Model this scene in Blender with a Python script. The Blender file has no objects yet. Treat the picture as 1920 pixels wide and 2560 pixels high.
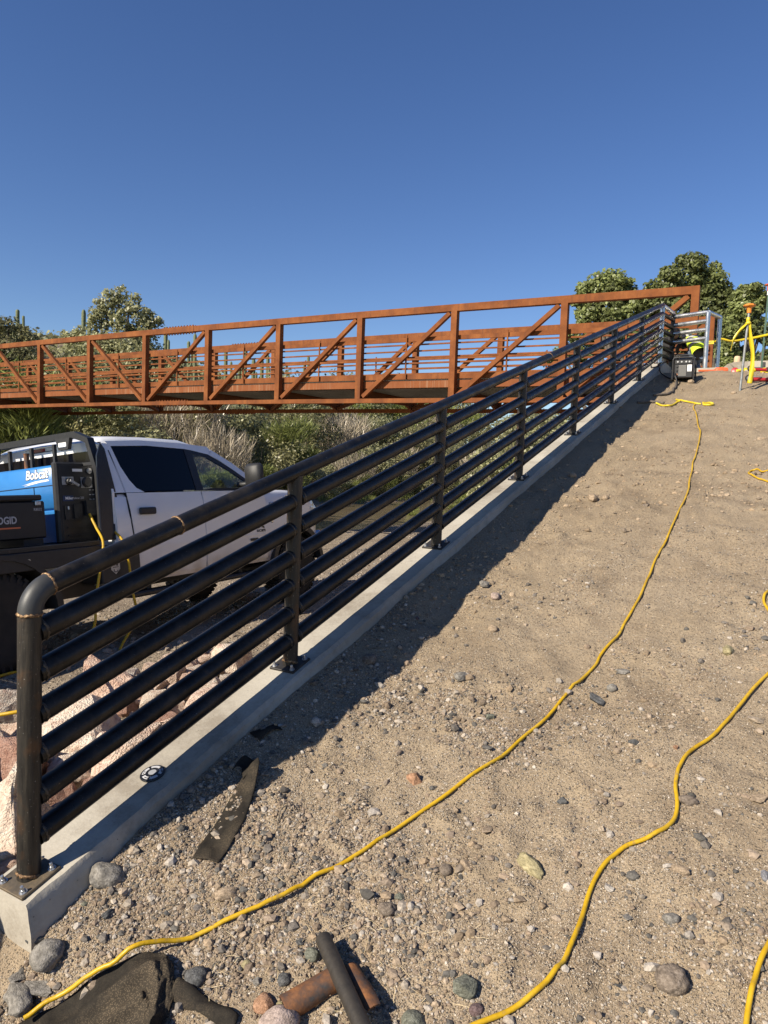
import bpy, bmesh, math, random
import numpy as np
from mathutils import Vector, Matrix, Euler
rad=math.radians
SC=bpy.context.scene
COL=SC.collection

# ------------------------------------------------------------------ camera, sky, sun, exposure
cam_data=bpy.data.cameras.new('camera'); cam=bpy.data.objects.new('camera',cam_data); COL.objects.link(cam)
cam_data.sensor_fit='VERTICAL'; cam_data.sensor_height=24.0; cam_data.lens=24.0*1775/2560
cam_data.clip_start=.05; cam_data.clip_end=2000
_yaw,_pitch,_roll=rad(29.98),rad(-3.8),rad(2.07)
_f=Vector((-math.sin(_yaw)*math.cos(_pitch),math.cos(_yaw)*math.cos(_pitch),math.sin(_pitch)))
_r=Vector((math.cos(_yaw),math.sin(_yaw),0)); _u=_r.cross(_f)
_r2=_r*math.cos(_roll)+_u*math.sin(_roll); _u2=_u*math.cos(_roll)-_r*math.sin(_roll)
cam.matrix_world=Matrix(((_r2.x,_u2.x,-_f.x,2.3885),(_r2.y,_u2.y,-_f.y,-1.5787),(_r2.z,_u2.z,-_f.z,1.75),(0,0,0,1)))
SC.camera=cam
SUN_AZ,SUN_EL=rad(200.5),rad(34)          # azimuth clockwise from +Y
world=bpy.data.worlds.new('World'); SC.world=world; world.use_nodes=True
_nt=world.node_tree; _bg=_nt.nodes['Background']
_sky=_nt.nodes.new('ShaderNodeTexSky'); _sky.sky_type='NISHITA'; _sky.sun_disc=False
_sky.sun_elevation=SUN_EL; _sky.sun_rotation=SUN_AZ; _sky.air_density=1.0; _sky.dust_density=.15; _sky.ozone_density=2.6; _sky.altitude=700
_hs=_nt.nodes.new('ShaderNodeHueSaturation'); _hs.inputs['Hue'].default_value=.512; _hs.inputs['Saturation'].default_value=1.18; _nt.links.new(_sky.outputs[0],_hs.inputs['Color'])   # the phone's richer colour
_nt.links.new(_hs.outputs[0],_bg.inputs[0]); _bg.inputs[1].default_value=.076
sun_data=bpy.data.lights.new('sun','SUN'); sun_data.energy=5.0; sun_data.angle=rad(.5); sun_data.color=(1,.90,.745)
sun=bpy.data.objects.new('sun',sun_data); COL.objects.link(sun)
_sd=Vector((math.sin(SUN_AZ)*math.cos(SUN_EL),math.cos(SUN_AZ)*math.cos(SUN_EL),math.sin(SUN_EL)))
sun.rotation_euler=_sd.to_track_quat('Z','Y').to_euler(); sun.location=(-20,-30,40)
SC.view_settings.view_transform='Standard'; SC.view_settings.look='None'
SC.view_settings.exposure=0.70; SC.view_settings.gamma=1.0; SC.view_settings.use_curve_mapping=False
SC.cycles.max_bounces=6; SC.cycles.transparent_max_bounces=12

def project(p):
    """where a point of the place appears, in fractions of the picture width from its centre"""
    q=cam.matrix_world.inverted()@Vector(p); return (q.x/-q.z*1775+960, 1280-q.y/-q.z*1775) if q.z<0 else (-9999,0)
rng=np.random.default_rng(7); R=random.Random(11)
def _hash(ix,iy,seed):
    n=(ix.astype(np.int64)*374761393+iy.astype(np.int64)*668265263+seed*974634777)&0x7fffffff
    n=((n^(n>>13))*1274126177)&0x7fffffff
    n=(n^(n>>16))&0x7fffffff
    return n/float(0x7fffffff)
def vnoise(x,y,seed=0):
    x=np.asarray(x,float);y=np.asarray(y,float)
    ix=np.floor(x);iy=np.floor(y);fx=x-ix;fy=y-iy
    fx=fx*fx*fx*(fx*(fx*6-15)+10);fy=fy*fy*fy*(fy*(fy*6-15)+10)
    a=_hash(ix,iy,seed);b=_hash(ix+1,iy,seed);c=_hash(ix,iy+1,seed);d=_hash(ix+1,iy+1,seed)
    return (a*(1-fx)+b*fx)*(1-fy)+(c*(1-fx)+d*fx)*fy-.5
def sstep(a,b,x):
    t=np.clip((x-a)/(b-a),0,1);return t*t*(3-2*t)
def smin(a,b,k):
    h=np.clip(.5+.5*(b-a)/k,0,1);return b*(1-h)+a*h-k*h*(1-h)
def smax(a,b,k): return -smin(-a,-b,k)
def zc(y): return .159+.289*np.asarray(y,float)
def hbase(x,y):
    """height of the ground at site x (right of the railing), y (along the railing)"""
    x=np.asarray(x,float);y=np.asarray(y,float)
    top=3.74
    r=zc(y)-.125-.55*np.maximum(0,-y-.02)-.02*sstep(.5,2.5,x)
    r=r+.058*np.exp(-np.clip(x-.13,0,9)**2/.075)*sstep(.0,.5,y)+.012*vnoise(y*2.1,y*0+3.3,12)*np.exp(-np.clip(x-.13,0,9)**2/.03)
    low=-.16+.18*sstep(.25,1.2,x)
    right=smin(smax(r,low,.08),np.full_like(r,top),.35)
    e=smin(zc(y)-.22,np.full_like(r,top-.1),.3)-2.8*sstep(18.5,25,y)
    flat=-.12*np.clip(-x-2.7,0,2.8)-.062*np.clip(-x-5.5,0,8.7)
    bed=-.30*sstep(12.2,14,-x)
    far=.17*np.clip(-x-20.3,0,9)+.06*np.clip(-x-29.3,0,40)
    left=flat+bed*(1-sstep(19.5,21.5,-x))+far
    emb=e-np.clip(-x-.12,0,99)*.95
    left=smax(left,emb,.15)
    return np.where(x>-.02,right,left)
def hfine(x,y):
    x=np.asarray(x,float);y=np.asarray(y,float)
    n=.05*vnoise(x*.9+3,y*.9,1)+.035*vnoise(x*2.3,y*2.3+7,2)+.030*vnoise(x*5.5,y*5.5,3)+.019*vnoise(x*12,y*12,4)+.011*vnoise(x*26,y*26,5)
    n=n+.075*np.maximum(0,vnoise(x*13+9,y*15,8)-.18)*sstep(-.12,.15,vnoise(x*1.3,y*1.3,9))-.05*np.maximum(0,vnoise(x*3.1+9,y*3.6,10)-.22)
    n=n+.02*np.maximum(0,vnoise(x*7+20,y*9,6)-.12)
    return n
def H(x,y):
    x=np.asarray(x,float);y=np.asarray(y,float)
    a=sstep(.14,.5,np.abs(x))*.75+.25
    return hbase(x,y)+hfine(x,y)*a

# ------------------------------------------------------------------ helpers
def tag(o,label=None,cat=None,group=None,kind=None):
    if label: o['label']=label
    if cat: o['category']=cat
    if group: o['group']=group
    if kind: o['kind']=kind
    return o
def empty(name,loc=(0,0,0),rot=(0,0,0),label=None,cat=None,group=None):
    o=bpy.data.objects.new(name,None); o.location=loc; o.rotation_euler=rot; o.empty_display_size=.2
    COL.objects.link(o); return tag(o,label,cat,group)
def link_mesh(name,me,parent=None,smooth=False):
    o=bpy.data.objects.new(name,me); COL.objects.link(o)
    if parent: o.parent=parent
    if smooth and len(me.polygons):
        me.polygons.foreach_set('use_smooth',np.ones(len(me.polygons),bool))
    return o
def copy_tree(o,parent=None):
    c=o.copy(); COL.objects.link(c)
    if parent: c.parent=parent
    for ch in list(o.children): copy_tree(ch,c)
    return c
class MB:
    def __init__(s): s.v=[];s.f=[];s.m=[];s.mi=0
    def add(s,vs,fs):
        b=len(s.v); s.v+= [tuple(v) for v in vs]; s.f+=[tuple(b+i for i in f) for f in fs]; s.m+=[s.mi]*len(fs); return s
    def box(s,x0,x1,y0,y1,z0,z1,bev=0.0,M=None):
        if bev>0:
            b=min(bev,(x1-x0)*.45,(y1-y0)*.45,(z1-z0)*.45)
            bm=bmesh.new(); bmesh.ops.create_cube(bm,size=1)
            for v in bm.verts: v.co=Vector(((x0+x1)/2+v.co.x*(x1-x0),(y0+y1)/2+v.co.y*(y1-y0),(z0+z1)/2+v.co.z*(z1-z0)))
            bmesh.ops.bevel(bm,geom=list(bm.edges),offset=b,segments=1,affect='EDGES',profile=.5)
            bm.verts.index_update()
            vs=[v.co.copy() for v in bm.verts]; fs=[[v.index for v in f.verts] for f in bm.faces]; bm.free()
        else:
            vs=[Vector(p) for p in((x0,y0,z0),(x1,y0,z0),(x1,y1,z0),(x0,y1,z0),(x0,y0,z1),(x1,y0,z1),(x1,y1,z1),(x0,y1,z1))]
            fs=[(0,3,2,1),(4,5,6,7),(0,1,5,4),(1,2,6,5),(2,3,7,6),(3,0,4,7)]
        if M: vs=[M@v for v in vs]
        return s.add(vs,fs)
    def beam(s,a,b,w,h,up=(0,0,1),ext=0.0):
        """rectangular bar from a to b, w across, h along up"""
        a=Vector(a);b=Vector(b);d=(b-a).normalized();a=a-d*ext;b=b+d*ext
        up=Vector(up); side=d.cross(up).normalized(); u=side.cross(d).normalized()
        vs=[]
        for p in(a,b):
            for i,j in((-1,-1),(1,-1),(1,1),(-1,1)): vs.append(p+side*(i*w/2)+u*(j*h/2))
        return s.add(vs,[(3,2,1,0),(4,5,6,7),(0,1,5,4),(1,2,6,5),(2,3,7,6),(3,0,4,7)])
    def tube(s,pts,r,n=10,cap=True):
        pts=[Vector(p) for p in pts]; rs=r if hasattr(r,'__len__') else [r]*len(pts)
        vs=[];prev=None
        for i,p in enumerate(pts):
            d=(pts[min(i+1,len(pts)-1)]-pts[max(i-1,0)])
            d=d.normalized() if d.length>1e-9 else Vector((0,0,1))
            if prev is None:
                ref=Vector((0,0,1)) if abs(d.z)<.9 else Vector((1,0,0)); a=d.cross(ref).normalized()
            else:
                a=prev-d*prev.dot(d); a=a.normalized() if a.length>1e-6 else d.orthogonal().normalized()
            prev=a; b=d.cross(a)
            for k in range(n):
                t=2*math.pi*k/n; vs.append(p+(a*math.cos(t)+b*math.sin(t))*rs[i])
        fs=[]
        for i in range(len(pts)-1):
            for k in range(n): fs.append((i*n+k,i*n+(k+1)%n,(i+1)*n+(k+1)%n,(i+1)*n+k))
        if cap: fs.append(tuple(range(n-1,-1,-1))); fs.append(tuple((len(pts)-1)*n+k for k in range(n)))
        return s.add(vs,fs)
    def lathe(s,prof,n=16,M=None):
        """prof: list of (radius, z) turned round local z"""
        vs=[];fs=[]
        for r,z in prof:
            for k in range(n):
                t=2*math.pi*k/n; v=Vector((r*math.cos(t),r*math.sin(t),z)); vs.append(M@v if M else v)
        for i in range(len(prof)-1):
            for k in range(n): fs.append((i*n+k,i*n+(k+1)%n,(i+1)*n+(k+1)%n,(i+1)*n+k))
        fs.append(tuple(range(n-1,-1,-1))); fs.append(tuple((len(prof)-1)*n+k for k in range(n)))
        return s.add(vs,fs)
    def prism(s,poly,d0,d1,f):
        """poly: 2D points; f(u,v,d) -> 3D; extruded from d0 to d1"""
        n=len(poly); vs=[f(u,v,d0) for u,v in poly]+[f(u,v,d1) for u,v in poly]
        fs=[tuple(range(n-1,-1,-1)),tuple(range(n,2*n))]+[(i,(i+1)%n,n+(i+1)%n,n+i) for i in range(n)]
        return s.add(vs,fs)
    def ball(s,c,rx,ry,rz,nu=12,nv=8):
        vs=[];fs=[]
        for j in range(nv+1):
            p=math.pi*j/nv
            for i in range(nu):
                t=2*math.pi*i/nu; vs.append((c[0]+rx*math.sin(p)*math.cos(t),c[1]+ry*math.sin(p)*math.sin(t),c[2]+rz*math.cos(p)))
        for j in range(nv):
            for i in range(nu): fs.append((j*nu+i,(j+1)*nu+i,(j+1)*nu+(i+1)%nu,j*nu+(i+1)%nu))
        return s.add(vs,fs)
    def build(s,name,mats,parent=None,smooth=False,fix=True,angle=None):
        me=bpy.data.meshes.new(name); me.from_pydata(s.v,[],s.f)
        for m in (mats if isinstance(mats,(list,tuple)) else [mats]): me.materials.append(m)
        if s.mi or any(s.m): me.polygons.foreach_set('material_index',s.m)
        if fix:
            bm=bmesh.new(); bm.from_mesh(me); bmesh.ops.remove_doubles(bm,verts=bm.verts,dist=1e-6)
            bmesh.ops.recalc_face_normals(bm,faces=bm.faces)
            if smooth:
                for f in bm.faces: f.smooth=True
                lim=rad(angle or 40)
                for e in bm.edges:
                    if len(e.link_faces)==2 and e.calc_face_angle(0)>lim: e.smooth=False
            bm.to_mesh(me); bm.free()
        return link_mesh(name,me,parent)
def text_obj(name,txt,size,M,mat,parent=None,depth=.0015,shear=0,align='CENTER',bold=0.0,xscale=1.0):
    cu=bpy.data.curves.new(name,'FONT'); cu.body=txt; cu.size=size; cu.align_x=align; cu.align_y='CENTER'; cu.extrude=depth; cu.shear=shear; cu.offset=bold; cu.resolution_u=3
    tmp=bpy.data.objects.new('tmp_text',cu); COL.objects.link(tmp)
    bpy.context.view_layer.update()
    me=bpy.data.meshes.new_from_object(tmp.evaluated_get(bpy.context.evaluated_depsgraph_get()))
    bpy.data.objects.remove(tmp); bpy.data.curves.remove(cu)
    me.transform(M@Matrix.Diagonal((xscale,1,1,1))); me.materials.clear(); me.materials.append(mat); me.name=name
    return link_mesh(name,me,parent)
def catmull(pts,n=8):
    P=[Vector(p) for p in pts]; P=[P[0]*2-P[1]]+P+[P[-1]*2-P[-2]]; out=[]
    for i in range(1,len(P)-2):
        for k in range(n):
            t=k/n; a,b,c,d=P[i-1],P[i],P[i+1],P[i+2]
            out.append(.5*((2*b)+(c-a)*t+(2*a-5*b+4*c-d)*t*t+(3*b-3*c+d-a)*t**3))
    out.append(P[-2]); return out
# ------------------------------------------------------------------ materials
def mat(name,cols,scale=4,rough=.8,metal=0,bump=0,bscale=None,stretch=(1,1,1),detail=6,spec=.5,space='pos',rvar=0,lo=.35,hi=.65,extra=None,bdist=.01):
    m=bpy.data.materials.new(name); m.use_nodes=True; nt=m.node_tree; L=nt.links; b=nt.nodes['Principled BSDF']
    b.inputs['Roughness'].default_value=rough; b.inputs['Metallic'].default_value=metal; b.inputs['Specular IOR Level'].default_value=spec
    if not isinstance(cols[0],(tuple,list)): cols=[cols]
    if space=='pos': src=nt.nodes.new('ShaderNodeNewGeometry').outputs['Position']
    else: src=nt.nodes.new('ShaderNodeTexCoord').outputs['Object']
    mp=nt.nodes.new('ShaderNodeMapping'); mp.inputs['Scale'].default_value=stretch; L.new(src,mp.inputs[0])
    no=nt.nodes.new('ShaderNodeTexNoise'); no.inputs['Scale'].default_value=scale; no.inputs['Detail'].default_value=detail; no.inputs['Roughness'].default_value=.65
    L.new(mp.outputs[0],no.inputs['Vector'])
    out=None
    if len(cols)>1:
        cr=nt.nodes.new('ShaderNodeValToRGB'); e=cr.color_ramp.elements
        while len(e)<len(cols): e.new(.5)
        for i,c in enumerate(cols): e[i].position=lo+(hi-lo)*i/(len(cols)-1); e[i].color=(*c,1)
        L.new(no.outputs['Fac'],cr.inputs[0]); out=cr.outputs[0]; L.new(out,b.inputs['Base Color'])
    else: b.inputs['Base Color'].default_value=(*cols[0],1)
    if rvar:
        mr=nt.nodes.new('ShaderNodeMapRange'); mr.inputs['To Min'].default_value=max(0,rough-rvar); mr.inputs['To Max'].default_value=min(1,rough+rvar); mr.inputs['From Min'].default_value=.3; mr.inputs['From Max'].default_value=.7
        L.new(no.outputs['Fac'],mr.inputs[0]); L.new(mr.outputs[0],b.inputs['Roughness'])
    if bump:
        n2=nt.nodes.new('ShaderNodeTexNoise'); n2.inputs['Scale'].default_value=bscale or scale*6; n2.inputs['Detail'].default_value=5; L.new(src,n2.inputs['Vector'])
        bp=nt.nodes.new('ShaderNodeBump'); bp.inputs['Strength'].default_value=bump; bp.inputs['Distance'].default_value=bdist
        L.new(n2.outputs['Fac'],bp.inputs['Height']); L.new(bp.outputs[0],b.inputs['Normal'])
    if extra: extra(nt,b,out,src)
    return m
def mixrgb(nt,fac,a,b,mode='MIX'):
    n=nt.nodes.new('ShaderNodeMix'); n.data_type='RGBA'; n.blend_type=mode
    for sck,v in((n.inputs[0],fac),(n.inputs[6],a),(n.inputs[7],b)):
        if hasattr(v,'links'): nt.links.new(v,sck)
        elif isinstance(v,(tuple,list)): sck.default_value=(*v,1) if len(v)==3 else v
        else: sck.default_value=v
    return n.outputs[2]
def ramp(nt,src,stops):
    cr=nt.nodes.new('ShaderNodeValToRGB'); e=cr.color_ramp.elements
    while len(e)<len(stops): e.new(.5)
    for i,(p,c) in enumerate(stops): e[i].position=p; e[i].color=(*c,1) if isinstance(c,(tuple,list)) else (c,c,c,1)
    nt.links.new(src,cr.inputs[0]); return cr.outputs[0]
def objrand_mix(cols,amount=1.0):
    """per-object colour out of a list, multiplied with the noise colour"""
    def f(nt,b,out,src):
        oi=nt.nodes.new('ShaderNodeObjectInfo')
        cr=nt.nodes.new('ShaderNodeValToRGB'); cr.color_ramp.interpolation='CONSTANT'; e=cr.color_ramp.elements
        while len(e)<len(cols): e.new(.5)
        for i,c in enumerate(cols): e[i].position=i/len(cols); e[i].color=(*c,1)
        nt.links.new(oi.outputs['Random'],cr.inputs[0])
        nt.links.new(mixrgb(nt,amount,out,cr.outputs[0],'MULTIPLY'),b.inputs['Base Color'])
    return f
def sand_mat(name,cols,damp,grain_scale,gmix=.55,bump=.6,rough=.95):
    m=bpy.data.materials.new(name); m.use_nodes=True; nt=m.node_tree; L=nt.links; b=nt.nodes['Principled BSDF']; b.inputs['Roughness'].default_value=rough; b.inputs['Specular IOR Level'].default_value=.12
    pos=nt.nodes.new('ShaderNodeNewGeometry').outputs['Position']
    def noise(sc,det=5,ro=.6):
        n=nt.nodes.new('ShaderNodeTexNoise'); n.inputs['Scale'].default_value=sc; n.inputs['Detail'].default_value=det; n.inputs['Roughness'].default_value=ro; L.new(pos,n.inputs['Vector']); return n.outputs['Fac']
    def math_(op,a,b_=None,c=None):
        n=nt.nodes.new('ShaderNodeMath'); n.operation=op
        for k,v in enumerate((a,b_,c)):
            if v is None: continue
            if hasattr(v,'links'): L.new(v,n.inputs[k])
            else: n.inputs[k].default_value=v
        return n.outputs[0]
    base=ramp(nt,noise(1.1,7,.7),[(.3,cols[0]),(.5,cols[1]),(.72,cols[2])])
    patch=ramp(nt,noise(1.7,6,.62),[(.52,0),(.68,1)])
    base=mixrgb(nt,patch,base,damp)
    sy=nt.nodes.new('ShaderNodeSeparateXYZ'); L.new(pos,sy.inputs[0])
    low=ramp(nt,math_('MULTIPLY_ADD',noise(.8,5,.6),2.2,math_('MULTIPLY',sy.outputs[1],.25)),[(.85,1),(1.0,.2)]) if grain_scale>60 else None   # the foot of the ramp is gravel, the upper slope blown sand
    gravelly=ramp(nt,noise(.9,5,.6),[(.40,.45),(.62,1)])
    if low is not None:
        base=mixrgb(nt,math_('MULTIPLY',low,.7),base,(.185,.148,.108))
    height=noise(grain_scale*.5,4,.6)
    for k,(sc,thr,am) in enumerate(((grain_scale,.60,gmix),(grain_scale*1.9,.42,gmix),(grain_scale*3.7,.35,gmix*.9))):
        v=nt.nodes.new('ShaderNodeTexVoronoi'); v.inputs['Scale'].default_value=sc; v.inputs['Randomness'].default_value=1
        wv=nt.nodes.new('ShaderNodeVectorMath'); wv.operation='ADD'; L.new(pos,wv.inputs[0])
        wn=nt.nodes.new('ShaderNodeTexNoise'); wn.inputs['Scale'].default_value=sc*.8; L.new(pos,wn.inputs['Vector']); ws=nt.nodes.new('ShaderNodeVectorMath'); ws.operation='SCALE'; ws.inputs['Scale'].default_value=.5/sc; L.new(wn.outputs['Color'],ws.inputs[0]); L.new(ws.outputs[0],wv.inputs[1]); L.new(wv.outputs[0],v.inputs['Vector'])
        hue=nt.nodes.new('ShaderNodeSeparateColor'); L.new(v.outputs['Color'],hue.inputs[0])
        gc=ramp(nt,hue.outputs[0],[(0,(.075,.068,.06)),(.25,(.15,.118,.085)),(.5,(.25,.20,.143)),(.75,(.36,.305,.235)),(1,(.53,.475,.40))])
        on=ramp(nt,hue.outputs[1],[(thr,0),(thr+.02,1)]); core=ramp(nt,v.outputs['Distance'],[(.30,1),(.46,0)])
        f=math_('MULTIPLY',on,core); base=mixrgb(nt,math_('MULTIPLY',math_('MULTIPLY',f,am),gravelly),base,gc)
        dome=math_('MULTIPLY',f,math_('SUBTRACT',.62,v.outputs['Distance'])); height=math_('MULTIPLY_ADD',dome,(1.6,.8,.42)[k],height)
    L.new(base,b.inputs['Base Color'])
    bp=nt.nodes.new('ShaderNodeBump'); bp.inputs['Strength'].default_value=bump; bp.inputs['Distance'].default_value=1.0/grain_scale; L.new(height,bp.inputs['Height']); L.new(bp.outputs[0],b.inputs['Normal'])
    return m
M={}
M['sand']=sand_mat('ramp_sand',[(.285,.218,.142),(.345,.270,.182),(.39,.312,.218)],(.215,.162,.108),95,.85,.9)
M['wash']=sand_mat('wash_gravel',[(.22,.175,.125),(.275,.222,.163),(.32,.265,.20)],(.165,.13,.095),30,.8,.8)
def _conc(nt,b,out,src):
    v=nt.nodes.new('ShaderNodeTexVoronoi'); v.inputs['Scale'].default_value=55; nt.links.new(src,v.inputs['Vector'])
    hs=nt.nodes.new('ShaderNodeSeparateColor'); nt.links.new(v.outputs['Color'],hs.inputs[0])
    on=ramp(nt,hs.outputs[0],[(.90,0),(.92,1)]); core=ramp(nt,v.outputs['Distance'],[(.10,1),(.2,0)])
    mm=nt.nodes.new('ShaderNodeMath'); mm.operation='MULTIPLY'; nt.links.new(on,mm.inputs[0]); nt.links.new(core,mm.inputs[1])
    m2=nt.nodes.new('ShaderNodeMath'); m2.operation='MULTIPLY'; nt.links.new(mm.outputs[0],m2.inputs[0]); m2.inputs[1].default_value=.7
    ns=nt.nodes.new('ShaderNodeTexNoise'); ns.inputs['Scale'].default_value=1.6; ns.inputs['Detail'].default_value=10; ns.inputs['Roughness'].default_value=.75; nt.links.new(src,ns.inputs['Vector'])
    st=ramp(nt,ns.outputs['Fac'],[(.45,0),(.64,.75)]); o2=mixrgb(nt,st,out,(.17,.14,.105))
    nt.links.new(mixrgb(nt,m2.outputs[0],o2,(.09,.08,.07)),b.inputs['Base Color'])
M['concrete']=mat('concrete',[(.33,.30,.245),(.42,.39,.33),(.48,.45,.385)],3.2,.88,bump=.35,bscale=60,detail=9,spec=.2,extra=_conc,bdist=.006)
def _scale(nt,b,out,src):
    n=nt.nodes.new('ShaderNodeTexNoise'); n.inputs['Scale'].default_value=7; n.inputs['Detail'].default_value=10; n.inputs['Roughness'].default_value=.7; nt.links.new(src,n.inputs['Vector'])
    f=ramp(nt,n.outputs['Fac'],[(.50,0),(.68,.55)]); c=mixrgb(nt,f,out,(.075,.06,.045))
    n2=nt.nodes.new('ShaderNodeTexNoise'); n2.inputs['Scale'].default_value=120; n2.inputs['Detail'].default_value=3; nt.links.new(src,n2.inputs['Vector'])
    f2=ramp(nt,n2.outputs['Fac'],[(.70,0),(.76,.7)]); c=mixrgb(nt,f2,c,(.22,.19,.15))
    nt.links.new(c,b.inputs['Base Color'])
    r=ramp(nt,n.outputs['Fac'],[(.35,.26),(.65,.55)]); nt.links.new(r,b.inputs['Roughness'])
M['steel']=mat('mill_steel',[(.015,.014,.013),(.025,.0235,.022),(.050,.045,.040)],5,.33,metal=.6,bump=.05,bscale=150,stretch=(1,1,1),detail=8,lo=.38,hi=.70,extra=_scale)
def _rustbase(nt,b,out,src):
    n=nt.nodes.new('ShaderNodeTexNoise'); n.inputs['Scale'].default_value=13; n.inputs['Detail'].default_value=8; nt.links.new(src,n.inputs['Vector'])
    f=ramp(nt,n.outputs['Fac'],[(.53,0),(.70,.75)])
    n2=nt.nodes.new('ShaderNodeTexNoise'); n2.inputs['Scale'].default_value=150; n2.inputs['Detail'].default_value=2; nt.links.new(src,n2.inputs['Vector'])
    f2=ramp(nt,n2.outputs['Fac'],[(.71,0),(.75,.8)]); c=mixrgb(nt,f,out,(.10,.055,.028))
    nt.links.new(mixrgb(nt,f2,c,(.42,.40,.36)),b.inputs['Base Color'])
M['post_steel']=mat('post_steel',[(.022,.020,.018),(.036,.032,.027),(.058,.049,.037)],6,.46,metal=.4,bump=.1,bscale=90,stretch=(14,14,1.2),detail=8,rvar=.1,extra=_rustbase)
M['elbow']=mat('elbow_steel',[(.045,.046,.046),(.065,.066,.066)],9,.5,metal=.35,bump=.05,bscale=200)
M['weld']=mat('weld_bead',[(.05,.03,.018),(.20,.11,.05),(.48,.34,.18)],95,.6,metal=.3,bump=.8,bscale=160,bdist=.004)
M['weld_dark']=mat('dark_weld_bead',[(.03,.026,.022),(.07,.055,.04),(.13,.10,.07)],60,.5,metal=.4,bump=.6,bscale=150,bdist=.003)
M['raw_steel']=mat('raw_steel',[(.46,.46,.46),(.54,.54,.53),(.60,.59,.57)],7,.27,metal=.85,bump=.05,rvar=.1)
M['plate']=mat('plate_steel',[(.05,.042,.032),(.10,.082,.06),(.16,.12,.075)],14,.6,metal=.3,bump=.3,bscale=120,bdist=.003)
M['plate_dark']=mat('plate_dark',[(.02,.019,.018),(.045,.04,.036)],12,.55,metal=.3)
M['zinc']=mat('zinc_bolt',[(.42,.43,.44),(.62,.63,.64)],60,.35,metal=.85)
def _streak(nt,b,out,src):
    mp=nt.nodes.new('ShaderNodeMapping'); mp.inputs['Scale'].default_value=(7,7,.35); nt.links.new(src,mp.inputs[0])
    n=nt.nodes.new('ShaderNodeTexNoise'); n.inputs['Scale'].default_value=1.6; n.inputs['Detail'].default_value=5; nt.links.new(mp.outputs[0],n.inputs['Vector'])
    f=ramp(nt,n.outputs['Fac'],[(.50,0),(.72,.55)])
    c=mixrgb(nt,f,out,(.105,.038,.017)); nt.links.new(c,b.inputs['Base Color'])
M['corten']=mat('weathering_steel',[(.125,.039,.011),(.180,.058,.016),(.235,.082,.023)],2.2,.82,bump=.12,bscale=45,detail=9,spec=.25,extra=_streak)
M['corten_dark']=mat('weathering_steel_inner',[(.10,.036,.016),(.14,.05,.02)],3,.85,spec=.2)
def _fascia(nt,b,out,src):
    mp=nt.nodes.new('ShaderNodeMapping'); mp.inputs['Scale'].default_value=(16,16,.3); nt.links.new(src,mp.inputs[0])
    n=nt.nodes.new('ShaderNodeTexNoise'); n.inputs['Scale'].default_value=2.2; n.inputs['Detail'].default_value=6; nt.links.new(mp.outputs[0],n.inputs['Vector'])
    f=ramp(nt,n.outputs['Fac'],[(.50,0),(.60,.55),(.75,.9)])
    n2=nt.nodes.new('ShaderNodeTexNoise'); n2.inputs['Scale'].default_value=.6; nt.links.new(src,n2.inputs['Vector'])
    f2=ramp(nt,n2.outputs['Fac'],[(.45,.0),(.66,.9)])
    mm=nt.nodes.new('ShaderNodeMath'); mm.operation='MULTIPLY'; nt.links.new(f,mm.inputs[0]); nt.links.new(f2,mm.inputs[1])
    nt.links.new(mixrgb(nt,mm.outputs[0],out,(.33,.22,.14)),b.inputs['Base Color'])
M['fascia']=mat('stained_edge_beam',[(.17,.055,.019),(.22,.075,.026)],3,.8,detail=8,spec=.2,extra=_fascia)
M['deckpan']=mat('galvanised_deck_pan',[(.20,.195,.18),(.30,.29,.27)],2,.5,metal=.5)
M['slab']=mat('deck_concrete',[(.42,.39,.34),(.52,.49,.43)],3,.9)
M['black']=mat('black_paint',[(.008,.008,.009),(.014,.014,.015)],8,.45)
M['black_worn']=mat('worn_black_paint',[(.009,.009,.009),(.015,.015,.015),(.07,.066,.06)],22,.5,stretch=(3,3,.6),lo=.4,hi=.80,detail=9)
M['plastic']=mat('black_plastic',[(.014,.014,.015),(.022,.022,.022)],20,.55,bump=.05)
M['rubber']=mat('tyre_rubber',[(.010,.010,.010),(.022,.020,.018)],6,.8,bump=.1)
def _dust(nt,b,out,src):
    sx=nt.nodes.new('ShaderNodeSeparateXYZ'); nt.links.new(src,sx.inputs[0])
    n=nt.nodes.new('ShaderNodeTexNoise'); n.inputs['Scale'].default_value=5; n.inputs['Detail'].default_value=7; nt.links.new(src,n.inputs['Vector'])
    a=nt.nodes.new('ShaderNodeMath'); a.operation='MULTIPLY_ADD'; nt.links.new(n.outputs['Fac'],a.inputs[0]); a.inputs[1].default_value=-.35; nt.links.new(sx.outputs[2],a.inputs[2])
    f=ramp(nt,a.outputs[0],[(.30,.85),(.52,.25),(.75,.04)])
    nt.links.new(mixrgb(nt,f,out,(.30,.225,.15)),b.inputs['Base Color'])
M['white']=mat('white_car_paint',[(.74,.75,.77),(.78,.79,.80)],2,.22,spec=.6,extra=_dust)
M['white'].node_tree.nodes['Principled BSDF'].inputs['Coat Weight'].default_value=.6
M['tint']=mat('tinted_glass',[(.003,.0035,.006)],2,.06,spec=.22)
M['seat']=mat('dark_cabin',[(.02,.02,.022)],5,.8)
M['chrome']=mat('chrome',[(.6,.6,.62)],3,.12,metal=1)
M['lens']=mat('clear_lens',[(.62,.62,.60),(.85,.85,.83)],90,.15,spec=.8)
M['red_lens']=mat('red_lens',[(.20,.008,.008)],4,.25)
M['blue']=mat('blue_machine_paint',[(.025,.16,.43),(.034,.19,.48)],4,.35,bump=.05,bscale=60,spec=.5)
M['navy']=mat('navy_strip',[(.012,.03,.09)],4,.4)
M['white_print']=mat('white_print',[(.80,.80,.80)],4,.5)
M['grey_print']=mat('grey_print',[(.45,.45,.46)],4,.5)
M['black_print']=mat('black_print',[(.012,.012,.012)],4,.5)
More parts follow.
